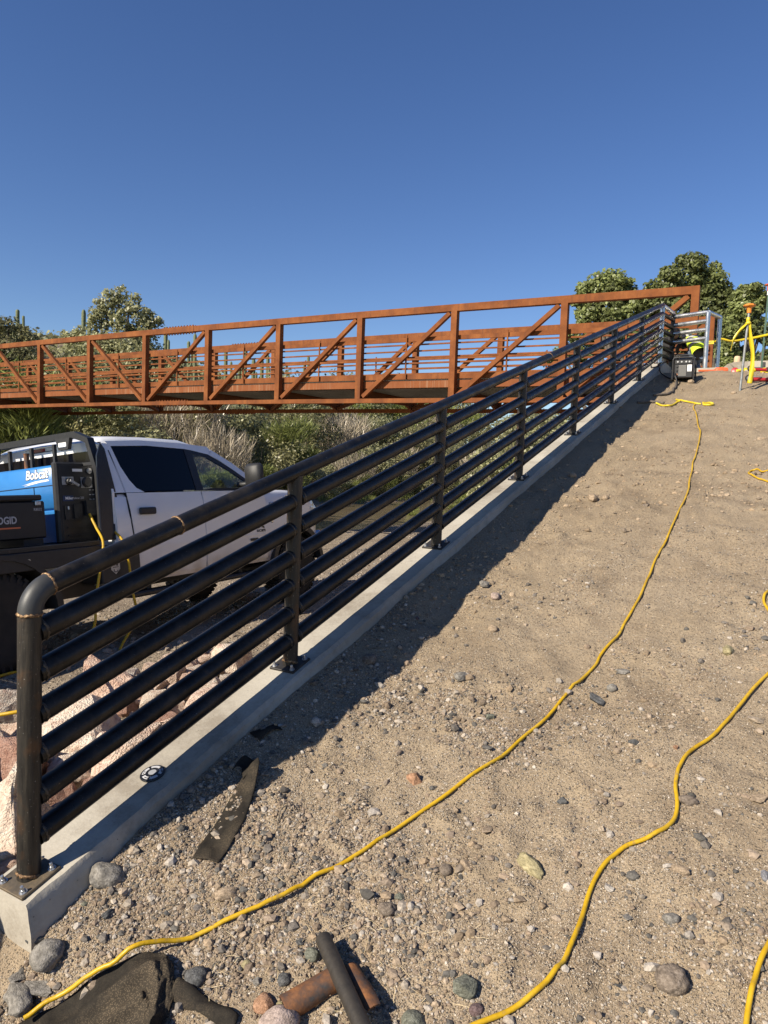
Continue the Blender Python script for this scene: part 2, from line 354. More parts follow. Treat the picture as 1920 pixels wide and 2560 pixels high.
M['orange_print']=mat('orange_print',[(.75,.19,.07)],4,.5)
M['red_print']=mat('red_print',[(.35,.03,.02)],4,.5)
M['silver']=mat('silver_plate',[(.36,.36,.35),(.5,.5,.49)],30,.4,metal=.4)
M['hose']=mat('yellow_hose',[(.50,.315,.012),(.62,.40,.02),(.66,.44,.05)],9,.42,bump=.12,bscale=90,detail=8,spec=.4)
def _hosedirt(nt,b,out,src):
    n=nt.nodes.new('ShaderNodeTexNoise'); n.inputs['Scale'].default_value=38; n.inputs['Detail'].default_value=6; nt.links.new(src,n.inputs['Vector'])
    f=ramp(nt,n.outputs['Fac'],[(.58,0),(.72,.6)])
    nt.links.new(mixrgb(nt,f,out,(.20,.14,.07)),b.inputs['Base Color'])
M['hose']=mat('yellow_hose',[(.42,.25,.007),(.51,.315,.011),(.55,.35,.025)],9,.42,bump=.12,bscale=90,detail=8,spec=.4,extra=_hosedirt)
M['cable']=mat('grey_cable',[(.05,.045,.04),(.16,.13,.10)],30,.7)
M['cord']=mat('yellow_cord',[(.56,.42,.014),(.64,.49,.035)],20,.5)
def _fab(nt,b,out,src):
    n=nt.nodes.new('ShaderNodeTexNoise'); n.inputs['Scale'].default_value=4.5; n.inputs['Detail'].default_value=8; nt.links.new(src,n.inputs['Vector'])
    v=nt.nodes.new('ShaderNodeTexVoronoi'); v.inputs['Scale'].default_value=210; nt.links.new(src,v.inputs['Vector'])
    f=ramp(nt,n.outputs['Fac'],[(.47,.03),(.72,.40)]); g=ramp(nt,v.outputs['Distance'],[(.25,1),(.5,.25)])
    mm=nt.nodes.new('ShaderNodeMath'); mm.operation='MULTIPLY'; nt.links.new(f,mm.inputs[0]); nt.links.new(g,mm.inputs[1])
    nt.links.new(mixrgb(nt,mm.outputs[0],out,(.33,.25,.16)),b.inputs['Base Color'])
M['fabric']=mat('geotextile',[(.012,.0105,.009),(.022,.019,.015)],40,.9,bump=.35,bscale=260,extra=_fab,spec=.2,bdist=.003)
M['rust_pipe']=mat('rusty_pipe',[(.05,.045,.045),(.13,.06,.03),(.26,.11,.04)],16,.75,metal=.2,bump=.2,bscale=80,detail=8)
M['dark_pipe']=mat('dark_pipe',[(.034,.030,.026),(.055,.047,.038)],8,.55,metal=.3,bump=.06,bscale=120,stretch=(6,6,1))
GRAN={'cream':(1,.965,.90),'pale pink':(.98,.88,.82),'salmon pink':(.90,.74,.66),'dark red':(.60,.43,.38),'whitish':(1.06,1.04,1.0),'grey':(.80,.80,.79)}
for k,c in GRAN.items():
    M['granite_'+k]=mat('granite_'+k.replace(' ','_'),[(.40*c[0],.27*c[1],.22*c[2]),(.62*c[0],.51*c[1],.43*c[2]),(.72*c[0],.65*c[1],.57*c[2])],6,.92,bump=.9,bscale=28,detail=10,spec=.2,bdist=.03,space='obj',lo=.30,hi=.62)
def stone_mat(n,c): return mat('stone_'+n,[tuple(x*.55 for x in c),c,tuple(min(1,x*1.35+.03) for x in c)],3.2,.9,bump=.6,bscale=9,detail=8,spec=.25,space='obj',bdist=.008)
STC=dict((k,tuple(x*.70 for x in c)) for k,c in dict(yellow=(.42,.36,.20),brown=(.25,.20,.155),green=(.20,.205,.16),slate=(.125,.125,.122),tan=(.42,.32,.22),pale=(.47,.38,.28),white=(.52,.47,.41),grey=(.27,.25,.22),purple=(.19,.13,.125),blue=(.28,.28,.30),orange=(.44,.25,.15),pink=(.46,.36,.31)).items())
for k,c in STC.items(): M['st_'+k]=stone_mat(k,c)
def leaf_mat(name,dark,light,trans=.35):
    m=bpy.data.materials.new(name); m.use_nodes=True; nt=m.node_tree; L=nt.links; b=nt.nodes['Principled BSDF']
    at=nt.nodes.new('ShaderNodeAttribute'); at.attribute_name='tint'
    oi=nt.nodes.new('ShaderNodeObjectInfo')
    c=ramp(nt,at.outputs['Fac'],[(0,dark),(1,light)])
    hv=nt.nodes.new('ShaderNodeHueSaturation'); L.new(c,hv.inputs['Color'])
    mr=nt.nodes.new('ShaderNodeMapRange'); mr.inputs['To Min'].default_value=.8; mr.inputs['To Max'].default_value=1.2; L.new(oi.outputs['Random'],mr.inputs[0]); L.new(mr.outputs[0],hv.inputs['Value'])
    L.new(hv.outputs[0],b.inputs['Base Color']); b.inputs['Roughness'].default_value=.38; b.inputs['Specular IOR Level'].default_value=.5
    tr=nt.nodes.new('ShaderNodeBsdfTranslucent'); L.new(hv.outputs[0],tr.inputs['Color'])
    mx=nt.nodes.new('ShaderNodeMixShader'); mx.inputs[0].default_value=trans+.08; L.new(b.outputs[0],mx.inputs[1]); L.new(tr.outputs[0],mx.inputs[2])
    L.new(mx.outputs[0],nt.nodes['Material Output'].inputs['Surface']); return m
M['leaf_cotton']=leaf_mat('cottonwood_leaf',(.075,.085,.03),(.36,.41,.15))
M['leaf_pale']=leaf_mat('pale_cottonwood_leaf',(.13,.135,.06),(.52,.51,.28))
M['leaf_tam']=leaf_mat('feathery_green_leaf',(.11,.13,.04),(.37,.41,.12))
M['leaf_olive']=leaf_mat('olive_leaf',(.10,.10,.048),(.40,.38,.185))
M['leaf_dry']=leaf_mat('dry_twig',(.18,.15,.11),(.48,.41,.30),.1)
M['leaf_grass']=leaf_mat('grass_blade',(.10,.13,.035),(.27,.28,.09))
M['bark']=mat('bark',[(.07,.055,.042),(.15,.125,.10)],9,.95,bump=.6,bscale=25,stretch=(4,4,1))
M['cactus']=mat('saguaro_skin',[(.085,.105,.05),(.15,.165,.085)],6,.8)
def _water(nt,b,out,src):
    n=nt.nodes.new('ShaderNodeTexNoise'); n.inputs['Scale'].default_value=2.2; n.inputs['Detail'].default_value=4; nt.links.new(src,n.inputs['Vector'])
    bp=nt.nodes.new('ShaderNodeBump'); bp.inputs['Strength'].default_value=.25; bp.inputs['Distance'].default_value=.08; nt.links.new(n.outputs['Fac'],bp.inputs['Height']); nt.links.new(bp.outputs[0],b.inputs['Normal'])
M['water']=mat('muddy_water',[(.15,.115,.07),(.20,.155,.10)],.5,.12,spec=.5,extra=_water)
M['orange_cap']=mat('orange_plastic',[(.70,.24,.03)],5,.5)
M['orange_red']=mat('orange_rubber',[(.62,.10,.03),(.72,.15,.05)],9,.55)
M['red_tool']=mat('red_tool_plastic',[(.36,.018,.02)],5,.4)
M['grey_tool']=mat('grey_tool_metal',[(.28,.27,.25)],5,.45,metal=.5)
M['tape']=mat('yellow_tape',[(.56,.42,.009),(.64,.50,.03)],9,.35)
M['tape'].node_tree.nodes['Principled BSDF'].inputs['Transmission Weight'].default_value=.0
M['stake']=mat('galvanised_stake',[(.20,.21,.21),(.33,.34,.34)],20,.5,metal=.5)
M['tpost']=mat('green_post_paint',[(.018,.06,.04),(.03,.085,.055)],8,.5)
M['wood']=mat('pale_wood',[(.50,.36,.22),(.60,.45,.29)],12,.8,stretch=(6,6,1))
M['hivis']=mat('hi_vis_cloth',[(.52,.68,.02),(.60,.75,.06)],9,.8)
M['reflective']=mat('grey_reflective_band',[(.36,.36,.37)],9,.6)
M['jacket']=mat('black_jacket',[(.012,.012,.012),(.03,.028,.026)],12,.9,bump=.4,bscale=20)
M['jeans']=mat('blue_jeans',[(.07,.10,.16),(.15,.19,.26)],14,.9,bump=.3,bscale=20)
M['grey_shirt']=mat('dark_grey_shirt',[(.035,.033,.03),(.06,.055,.05)],9,.9,bump=.3,bscale=20)
M['skin']=mat('skin',[(.42,.25,.17)],9,.6)
M['hat']=mat('white_hard_hat',[(.75,.74,.70)],9,.4)
M['camo']=mat('camouflage_cloth',[(.06,.045,.03),(.22,.15,.09),(.55,.45,.35)],42,.85,detail=1,space='obj')
M['paper']=mat('white_paper',[(.78,.78,.76)],9,.7)
M['copper']=mat('orange_socket',[(.35,.16,.08)],9,.5)
STONES=[
(1.629, 0.915, 0.11, 'yellow', 'long', 'yellow-green elongated stone on the gravel between the two yellow hoses'),
(2.158, 0.655, 0.102, 'brown', 'round', 'large rounded grey-brown stone between the curling hose and the right edge'),
(1.609, 0.383, 0.111, 'green', 'ang', 'large grey-green angular stone left of the curling hose near the bottom edge'),
(1.625, 1.306, 0.063, 'slate', 'ang', 'dark slate stone standing up between the two hoses'),
(1.423, 1.002, 0.079, 'tan', 'flat', 'pale tan wedge-shaped stone right of the long hose'),
(1.83, 1.178, 0.05, 'pale', 'ang', 'small pale tan stone just left of the upper bend of the curling hose'),
(2.099, 1.436, 0.07, 'brown', 'long', 'grey-brown stone touching the curling hose on its right side'),
(2.341, 1.582, 0.096, 'tan', 'flat', 'broad flat tan stone half buried at the right edge'),
(2.12, 1.071, 0.057, 'tan', 'long', 'tan stone below the bend of the curling hose, right of it'),
(1.422, 0.807, 0.065, 'tan', 'flat', 'flat tan-grey stone beside a smaller one left of the yellow-green stone'),
(1.355, 0.773, 0.054, 'brown', 'round', None),
(1.912, 0.925, 0.045, 'white', 'ang', 'whitish stone close to the right side of the curling hose'),
(2.206, 0.954, 0.056, 'tan', 'flat', None),
(2.125, 0.882, 0.053, 'grey', 'round', None),
(1.634, 0.658, 0.043, 'tan', 'ang', None),
(1.663, 0.341, 0.048, 'purple', 'round', 'purplish-brown round stone at the bottom edge left of the curling hose'),
(2.022, 0.592, 0.044, 'slate', 'flat', 'flat slate stone left of the large rounded stone'),
(2.383, 1.177, 0.047, 'blue', 'long', 'bluish-grey stone at the right edge of the gravel'),
(1.997, 0.822, 0.045, 'grey', 'flat', None),
(1.651, 0.737, 0.056, 'tan', 'ang', None),
(1.588, 2.03, 0.113, 'slate', 'ang', 'big grey broken rock right of the long hose at the middle of the slope'),
(1.653, 2.317, 0.09, 'grey', 'flat', 'grey slab above the big broken rock'),
(0.872, 1.958, 0.079, 'grey', 'round', 'round grey stone left of the long hose'),
(0.533, 3.095, 0.107, 'grey', 'ang', 'grey angular stone near the edge of the railing shadow'),
(0.668, 2.963, 0.071, 'pink', 'round', None),
(0.833, 2.504, 0.069, 'tan', 'round', None),
(1.134, 1.732, 0.064, 'green', 'ang', 'grey-green stone beside a small tan one left of the long hose'),
(1.066, 1.766, 0.057, 'tan', 'ang', None),
(2.123, 2.711, 0.097, 'yellow', 'long', 'pale yellowish stone above the second hose near the right edge'),
(1.637, 2.134, 0.058, 'grey', 'round', None),
(1.829, 1.744, 0.055, 'slate', 'long', 'narrow slate chip between the hoses'),
(2.005, 1.75, 0.039, 'orange', 'ang', 'small orange-brown stone just above the second hose'),
(2.296, 2.094, 0.102, 'pale', 'flat', 'pale flat rock half buried right of the second hose'),
(0.725, 1.887, 0.075, 'pale', 'flat', None),
(1.846, 2.373, 0.085, 'tan', 'flat', None),
(1.011, 1.165, 0.106, 'orange', 'ang', 'orange-tan block of stone beside the long hose on its upper left'),
(0.865, 0.357, 0.052, 'slate', 'flat', 'slate flake touching the underside of the long hose'),
(0.889, 0.295, 0.056, 'brown', 'flat', 'grey-brown flat stone below the slate flake'),
(1.243, 0.536, 0.062, 'brown', 'round', 'brown-grey rounded stone right of the cut black pipe'),
(1.25, 0.614, 0.058, 'green', 'flat', None),
(0.671, 0.336, 0.081, 'tan', 'long', 'flat oblong tan stone left of the long hose'),
(0.702, 0.293, 0.029, 'white', 'ang', None),
(0.811, 0.598, 0.05, 'grey', 'flat', None),
(1.366, 0.526, 0.042, 'white', 'ang', 'chalky white stone right of the cut black pipe'),
(1.351, 0.773, 0.054, 'tan', 'ang', None),
(1.122, 0.353, 0.071, 'slate', 'ang', 'jagged slate stone at the upper end of the black pipe'),
(1.027, 0.314, 0.049, 'slate', 'flat', 'thin slate stone left of the upper end of the black pipe'),
(1.107, 0.273, 0.05, 'green', 'round', 'dark grey-green stone against the left side of the black pipe'),
(1.069, 0.072, 0.067, 'orange', 'round', 'orange-pink rounded stone left of the rusty pipe offcut'),
(1.117, 0.094, 0.039, 'yellow', 'ang', 'cream coloured block between the orange-pink stone and the rusty pipe offcut'),
(1.157, 0.044, 0.125, 'pink', 'round', 'large pale pink boulder cut by the bottom edge below the rusty pipe'),
(0.904, 0.182, 0.035, 'yellow', 'round', None),
(1.501, 0.244, 0.084, 'green', 'round', 'grey-green rounded stone at the bottom edge right of the pipes'),
(1.074, 0.167, 0.049, 'slate', 'round', None),
(0.998, 0.129, 0.044, 'grey', 'ang', None),
(0.185, 0.20, 0.125, 'grey', 'round', 'rounded grey cobble leaning on the end of the concrete kerb'),
(0.234, -0.088, 0.12, 'grey', 'round', 'round grey cobble with a sunlit tip in the hollow under the kerb end'),
(0.164, -0.148, 0.086, 'grey', 'flat', None),
(0.269, -0.148, 0.131, 'grey', 'flat', 'broad grey cobble stacked in the shaded hollow'),
(0.242, -0.191, 0.151, 'grey', 'long', 'biggest grey cobble at the lower left corner'),
(0.227, 0.273, 0.053, 'slate', 'flat', None),
(0.513, 0.204, 0.041, 'slate', 'flat', None),
(0.216, -0.004, 0.037, 'tan', 'ang', None),
(0.131, -0.061, 0.058, 'slate', 'long', 'upright slate slab leaning against the kerb end'),
(0.188, 0.1, 0.042, 'green', 'flat', None),
(0.315, 0.102, 0.05, 'slate', 'long', None),
(0.799, 0.058, 0.078, 'slate', 'round', 'dark rounded stone in the shade of the fabric fold'),
(0.31, 1.924, 0.093, 'brown', 'round', 'rounded brown stone on the edge of the railing shadow near the second post'),
(0.311, 2.495, 0.057, 'purple', 'ang', None),
(0.382, 1.293, 0.088, 'white', 'ang', 'pale grey block of stone just outside the railing shadow'),
(0.196, 1.54, 0.07, 'brown', 'ang', None),
(0.601, 1.057, 0.04, 'grey', 'ang', None),
(0.177, 0.608, 0.07, 'slate', 'ang', None),
(0.341, 1.58, 0.06, 'brown', 'ang', None),
(0.784, 5.036, 0.155, 'tan', 'long', 'long tan stone lying across the slope beside a small one'),
(0.882, 5.096, 0.074, 'tan', 'round', None),
(0.413, 5.681, 0.074, 'tan', 'round', None),
(1.269, 4.925, 0.084, 'brown', 'ang', None),
(0.617, 4.576, 0.07, 'tan', 'ang', None),
(0.757, 11.394, 0.114, 'tan', 'round', 'tan stone in front of the black welding box'),
(1.5, 10.29, 0.09, 'tan', 'round', None),
(0.46, -0.32, 0.16, 'grey', 'ang', 'grey rock cut by the bottom edge in front of the fabric')]
HOSE_LONG=[(1.087, 9.383), (1.09, 9.171), (1.188, 8.722), (1.331, 7.847), (1.366, 7.689), (1.413, 7.115), (1.446, 6.665), (1.449, 6.442), (1.481, 6.156), (1.521, 5.655), (1.544, 5.47), (1.557, 5.161), (1.556, 4.673), (1.559, 4.369), (1.552, 4.014), (1.548, 3.757), (1.559, 3.418), (1.564, 3.072), (1.549, 2.853), (1.538, 2.644), (1.5, 2.451), (1.499, 2.324), (1.429, 1.937), (1.349, 1.623), (1.292, 1.373), (1.208, 1.175), (1.082, 0.914), (1.005, 0.687), (0.908, 0.521), (0.841, 0.376), (0.689, 0.187), (0.605, 0.059), (0.553, -0.028), (0.456, -0.101), (0.38, -0.161), (0.334, -0.237)]
HOSE_CURL=[(2.449, 2.738), (2.329, 2.525), (2.247, 2.269), (2.189, 2.043), (2.132, 1.871), (2.066, 1.743), (2.043, 1.625), (2.038, 1.568), (2.043, 1.484), (2.067, 1.38), (2.06, 1.28), (2.013, 1.182), (1.939, 1.128), (1.893, 1.053), (1.866, 0.959), (1.857, 0.865), (1.861, 0.761), (1.859, 0.639), (1.846, 0.528), (1.813, 0.446), (1.77, 0.378), (1.714, 0.314), (1.646, 0.232)]
HOSE_EDGE=[(2.476, 1.05), (2.436, 0.973), (2.407, 0.878), (2.386, 0.81), (2.374, 0.733), (2.367, 0.662), (2.366, 0.59)]
LOOP_LOW=[(2.406, 3.902), (2.322, 3.609), (2.273, 3.432), (2.264, 3.366), (2.279, 3.297), (2.339, 3.191), (2.443, 3.074)]
LOOP_HIGH=[(2.369, 6.109), (2.154, 6.095), (2.064, 6.234), (1.999, 6.221), (1.992, 6.045), (2.028, 5.974), (2.083, 5.904), (2.162, 5.843), (2.38, 5.642)]
CORD_YELLOW=[(0.558, 9.396), (0.62, 9.358), (0.764, 9.201), (0.815, 9.505), (0.856, 9.545), (0.838, 9.588), (0.764, 9.839), (0.875, 9.641), (0.977, 9.577), (1.082, 9.417), (1.158, 9.4)]
CORD_LOOP=[(1.19, 9.4), (1.281, 9.371), (1.309, 9.501), (1.264, 9.525), (1.177, 9.456)]
CABLE_GREY=[(0.539, 11.303), (0.604, 10.794), (0.583, 10.699), (0.605, 10.607), (0.6, 10.219), (0.525, 10.074), (0.427, 9.929)]
# ------------------------------------------------------------------ ground
def graded(a,b,fine_a,fine_b,d0,growth):
    """coordinates from a to b, step d0 inside [fine_a,fine_b] growing outwards"""
    xs=list(np.arange(fine_a,fine_b,d0)); d=d0; x=xs[-1]
    while x<b: d*=growth; x+=d; xs.append(x)
    d=d0; x=fine_a
    while x>a: d*=growth; x-=d; xs.insert(0,x)
    return np.array(xs)
def sheet(name,xs,ys,zf,m,label=None):
    X,Y=np.meshgrid(xs,ys); Z=zf(X,Y); n=len(xs); k=len(ys)
    me=bpy.data.meshes.new(name); co=np.stack([X,Y,Z],-1).reshape(-1,3)
    i=np.arange(n-1)[None,:]+np.arange(k-1)[:,None]*n
    q=np.stack([i,i+1,i+n+1,i+n],-1).reshape(-1,4)
    me.vertices.add(len(co)); me.vertices.foreach_set('co',co.ravel())
    me.loops.add(q.size); me.loops.foreach_set('vertex_index',q.ravel().astype(np.int32))
    me.polygons.add(len(q)); me.polygons.foreach_set('loop_start',np.arange(0,q.size,4,dtype=np.int32)); me.polygons.foreach_set('loop_total',np.full(len(q),4,np.int32))
    me.update(); me.validate(); me.materials.append(m); me.polygons.foreach_set('use_smooth',np.ones(len(q),bool))
    o=link_mesh(name,me); tag(o,label,kind='structure'); return o
xs=np.concatenate([[0.0],graded(.03,60,.03,2.9,.019,1.05)]); xs=xs[xs>=0]
ys=[];y=-.55;d=.019
while y<15: ys.append(y); d=.019+.0085*max(0,y-.3); y+=d
ys=np.array(list(np.arange(-30,-2,2.))+list(np.arange(-2,-.55,.12))+ys+list(np.arange(15,60,1.5)))
sheet('ramp_ground',np.unique(xs),ys,H,M['sand'],'sloping bed of sand and gravel right of the railing')
xs=np.concatenate([np.arange(-200,-44,6.),np.arange(-44,-14,.8),np.arange(-14,-6,.25),np.arange(-6,0.01,.07)]); xs[-1]=0.0
ys=np.concatenate([np.arange(-30,-2,2.),np.arange(-2,9,.08),np.arange(9,24,.3),np.arange(24,60,1.),np.arange(60,260,6.)])
def hwash(x,y):
    z=H(x,y); h=sstep(-36,-72,x)*(12.5+4*vnoise(x*.03,y*.03,21))*np.exp(-((x+85)**2+(y-55)**2)/(2*51.**2))+1.2*vnoise(x*.11,y*.11,22)*sstep(-26,-34,x)
    return z+np.maximum(h,-.3)
sheet('wash_ground',xs,ys,hwash,M['wash'],'gravel floor of the wash with the scrub hill beyond the water')
m=MB(); m.add([(-21.5,-30,-.74),(-11.4,-30,-.74),(-11.4,120,-.74),(-21.5,120,-.74)],[(0,1,2,3)])
tag(m.build('water',M['water']),'shallow muddy stream in the wash beyond the pickup',kind='structure')

# ------------------------------------------------------------------ kerb (top of the ramp wall)
KW=.125; KY0,KY1=-.085,13.6
def kerb_z(y): return np.minimum(zc(y),3.87)
prof=[]
ysx=np.concatenate([np.arange(KY0,4,.05),np.arange(4,12.84,.15),np.arange(12.84,KY1,.15),[KY1]])
m=MB(); vs=[];rows=[]
for y in ysx:
    z=float(kerb_z(y)); wob=lambda s:float(vnoise([y*6.],[s*3.7],31+s)[0])*.016
    ch=.016+max(0,wob(5))*1.2; n2=float(vnoise([y*23.],[1.],44)[0])*.008
    r=[(-KW,y,z-1.2),(-KW,y,z-.012),(-KW+.012,y,z-.001),(KW-ch+wob(2)+n2,y,z+wob(3)*.3),(KW+wob(1)+n2*.5,y,z-ch+wob(4)*.4),(KW+wob(1)*.6+.004,y,z-.05),(KW+.016+wob(6)*.8,y,z-.10),(KW+.02+wob(7)*1.2,y,z-.13),(KW+.02,y,z-.6)]
    rows.append(len(vs)); vs+=r
fs=[]
for a,b in zip(rows[:-1],rows[1:]):
    for k in range(8): fs.append((a+k,a+k+1,b+k+1,b+k))
fs.append(tuple(range(rows[0],rows[0]+9))); fs.append(tuple(range(rows[-1]+8,rows[-1]-1,-1)))
m.add(vs,fs); kerb=m.build('concrete_kerb',M['concrete'],smooth=True,angle=30)
tag(kerb,'pale concrete kerb wall climbing the slope under the black pipe railing','kerb')

# ------------------------------------------------------------------ pipe railing
RR=.0418; RB=.0438; RH=1.08; POSTS=[0,1.57,3.39,5.21,7.09,9.01,10.93,12.84]; SLV=Vector((0,1,.289)).normalized()
NR=6; RSP=.1555
rail=empty('pipe_railing',(0,0,0),label='black steel pipe railing with seven bars climbing the slope on the concrete kerb',cat='railing')
def zk(y): return .159+.289*y
el_r=.105
def bar(a,b,name,mt,r=RR,n=18): 
    m=MB(); m.tube([a,b],r,n); return m.build(name,mt,rail,smooth=True,angle=60)
# elbow at the near post, in the Y-Z plane
ang=math.atan(.289); zt=zk(0)+RH; cy=el_r*math.tan((math.pi/2-ang)/2)  # tangent length
tl=el_r*math.tan((math.pi/2-ang)/2)
pe0=Vector((0,0,zt-tl)); c0=Vector((0,el_r,zt-tl)); pts=[]
for k in range(13):
    t=(math.pi/2-ang)*k/12; pts.append(c0+Vector((0,-el_r*math.cos(t),el_r*math.sin(t))))
m=MB(); m.tube(pts,RR*1.015,22); m.build('elbow',M['elbow'],rail,smooth=True,angle=60)
ends=pts[-1]
def weldring(c,d,r,name='weld_bead'):
    m=MB(); d=Vector(d).normalized(); u=d.orthogonal().normalized(); w=d.cross(u); vs=[];n=30;k=6;fs=[]
    for i in range(n):
        t=2*math.pi*i/n; rr=.0048+.002*math.sin(i*2.9)+R.uniform(-.0012,.0016); o=R.uniform(-.002,.002)
        for j in range(k):
            p=2*math.pi*j/k; vs.append(Vector(c)+d*(rr*1.15*math.sin(p)+o)+(u*math.cos(t)+w*math.sin(t))*(r+rr*.75*math.cos(p)))
    for i in range(n):
        for j in range(k): fs.append((i*k+j,((i+1)%n)*k+j,((i+1)%n)*k+(j+1)%k,i*k+(j+1)%k))
    m.add(vs,fs); return m.build(name,M['weld'],rail,smooth=True,angle=80)
weldring(pts[0],(0,0,1),RR); weldring(ends,SLV,RR)
# handrail in lengths, butt welded
cuts=[ends.y,.71,6.0,12.84]
for a,b in zip(cuts[:-1],cuts[1:]): bar((0,a+.003,zk(a)+RH+.289*.003),(0,b,zk(b)+RH),'handrail',M['steel'],n=24)
weldring((0,.71,zk(.71)+RH),SLV,RR); weldring((0,6.0,zk(6)+RH),SLV,RR)
bolt_me=None
for i,y in enumerate(POSTS):
    z0=zk(y); last=i==len(POSTS)-1
    top=zt-tl if i==0 else zk(y)+RH-.02
    m=MB(); m.tube([(0,y,z0+.006),(0,y,top)],RR,24); p=m.build('post',M['raw_steel'] if last else M['post_steel'],rail,smooth=True,angle=60)
    hp=.082
    m=MB(); A=Matrix.Translation((0,y,z0))@Matrix.Rotation(ang,4,'X'); m.box(-hp,hp,-hp*1.0,hp*1.0,.0,.013,.002,A); pl=m.build('base_plate',M['plate'] if i==0 else M['plate_dark'],p); 
    for sx in(-1,1):
        for sy in(-1,1):
            m=MB(); A2=A@Matrix.Translation((sx*(hp-.022),sy*(hp-.022),.013))
            m.lathe([(.015,0),(.015,.003)],16,A2); m.lathe([(.0105,.003),(.0105,.013)],6,A2); m.lathe([(.0065,.013),(.0065,.026),(.005,.028)],10,A2); m.build('bolt',M['zinc'],p,smooth=True)
    if i==0 or i==1:
        w=weldring((0,y,z0+.018),(0,math.sin(ang),math.cos(ang)),RR*1.03)
for a,b in zip(POSTS[:-1],POSTS[1:]):
    for k in range(1,NR+1):
        dz=RH-k*RSP
        bar((0,a+RR*.6,zk(a)+dz+.289*RR*.6),(0,b-RR*.6,zk(b)+dz-.289*RR*.6),'rail',M['steel'],RB)
for y in POSTS[:4]:
    for k in range(1,NR+1):
        dz=RH-k*RSP
        for sg in((1,) if y==0 else (-1,1)):
            w=weldring((0,y+sg*(RR+.004),zk(y)+dz+sg*.289*(RR+.004)),SLV,RB-.001); w.data.materials[0]=M['weld_dark']
# level return beyond the last post
rail2=empty('return_railing',(0,12.84,3.87),label='level black pipe panel running on from the head of the sloped railing',cat='railing')
def bar2(a,b,name,mt,par,r=RR,n=14):
    m=MB(); a=Vector(a)-par.location; b=Vector(b)-par.location; m.tube([a,b],r,n); return m.build(name,mt,par,smooth=True,angle=60)
PZ=3.87; P9=(.10,13.49); 
bar2((0,12.84,PZ+RH),(P9[0],P9[1],PZ+RH-.03),'handrail',M['raw_steel'],rail2)
bar2((P9[0],P9[1],PZ-.05),(P9[0],P9[1],PZ+RH),'post',M['steel'],rail2)
for k in range(1,NR+1): bar2((0,12.88,PZ+RH-k*RSP),(P9[0],P9[1]-.04,PZ+RH-k*RSP),'rail',M['steel'],rail2)
gate=empty('bright_steel_rail_panel',(P9[0],P9[1],PZ),label='bare shiny pipe panel with four bars in front of the crouching workers',cat='railing')
P10=(.75,13.28); P11=(.906,13.82); GZ=-.085
for k in range(4):
    z=PZ+RH-.10-k*.163
    bar2((P9[0]+.04,P9[1]-.012,z),(P10[0],P10[1],z+.005),'handrail' if k==0 else 'rail',M['raw_steel'],gate)
bar2((P10[0],P10[1],PZ-.08),(P10[0],P10[1],PZ+RH-.095),'post',M['raw_steel'],gate)
bar2((P10[0],P10[1],PZ+RH-.095),(P11[0],P11[1],PZ+RH-.095),'handrail',M['raw_steel'],gate)
bar2((P11[0],P11[1],PZ-.08),(P11[0],P11[1],PZ+RH-.095),'post',M['raw_steel'],gate)
m=MB(); m.box(.55,1.0,13.12,13.97,3.55,3.79,.01); tag(m.build('concrete_pad',M['concrete']),'small concrete pad under the bare steel posts at the bridge end','concrete pad')

# ------------------------------------------------------------------ footbridge
NP=12; BP=2.64; BX0=.41; BY=14.06; BW=3.05; BZ=3.32; BH=2.315
def camber(k): return .02+.11*(1-((k-6)/6)**2)-.11
def node(k,top,y): return Vector((BX0-BP*k,y,BZ+camber(k)+(BH-.08 if top else .055)))
bridge=empty('footbridge',(BX0,BY+BW/2,BZ),label='rust coloured steel truss footbridge crossing the wash',cat='footbridge')
def bpart(m,name,mt): 
    off=bridge.location
    m.v=[(v[0]-off.x,v[1]-off.y,v[2]-off.z) for v in m.v]; return m.build(name,mt,bridge)
for y,inn in((BY,1),(BY+BW,-1)):
    for k in range(NP):
        m=MB(); m.beam(node(k,True,y),node(k+1,True,y),.15,.16,ext=.0); bpart(m,'top_chord',M['corten'])
        m=MB(); m.beam(node(k,False,y),node(k+1,False,y),.15,.11); bpart(m,'bottom_chord',M['corten'])
        a,b=(node(k,True,y),node(k+1,False,y)) if k<6 else (node(k+1,True,y),node(k,False,y))
        d=(b-a).normalized(); m=MB(); m.beam(a+d*.17,b-d*.17,.10,.105,up=(0,1,0)); bpart(m,'diagonal',M['corten'])
    for k in range(NP+1):
        a=node(k,False,y);b=node(k,True,y)
        m=MB(); m.box(a.x-.075,a.x+.075,y-.0775,y+.0775,a.z+.045,(b.z+.0815 if k in(0,NP) else b.z-.075)); bpart(m,'post',M['corten'])
    # safety rails on the inner side of the posts
    yr=y+inn*.105
    for k in range(NP):
        x0=BX0-BP*k;x1=x0-BP; z0=BZ+camber(k);z1=BZ+camber(k+1)
        def ln(h,w,t,name,mt='corten',yy=yr):
            m=MB(); m.beam((x0,yy,z0+h),(x1,yy,z1+h),t,w); bpart(m,name,M[mt])
        ln(1.565,.10,.05,'top_rail')
        for h in(1.44,1.285,1.13,.985,.85): ln(h,.035,.035,'rail','corten')
        ln(.655,.125,.03,'toe_plate')
        xm=(x0+x1)/2; zm=(z0+z1)/2
        m=MB(); m.box(xm-.017,xm+.017,yr-inn*.055-.0-.012,yr-inn*.055+.012,zm+.60,zm+1.67); bpart(m,'stiffener',M['corten'])
    for k in range(NP):
        x0=BX0-BP*k;x1=x0-BP; z0=BZ+camber(k);z1=BZ+camber(k+1)
        m=MB(); m.beam((x0,y+inn*.13,z0+.47),(x1,y+inn*.13,z1+.47),.06,.17); bpart(m,'edge_beam',M['fascia'])
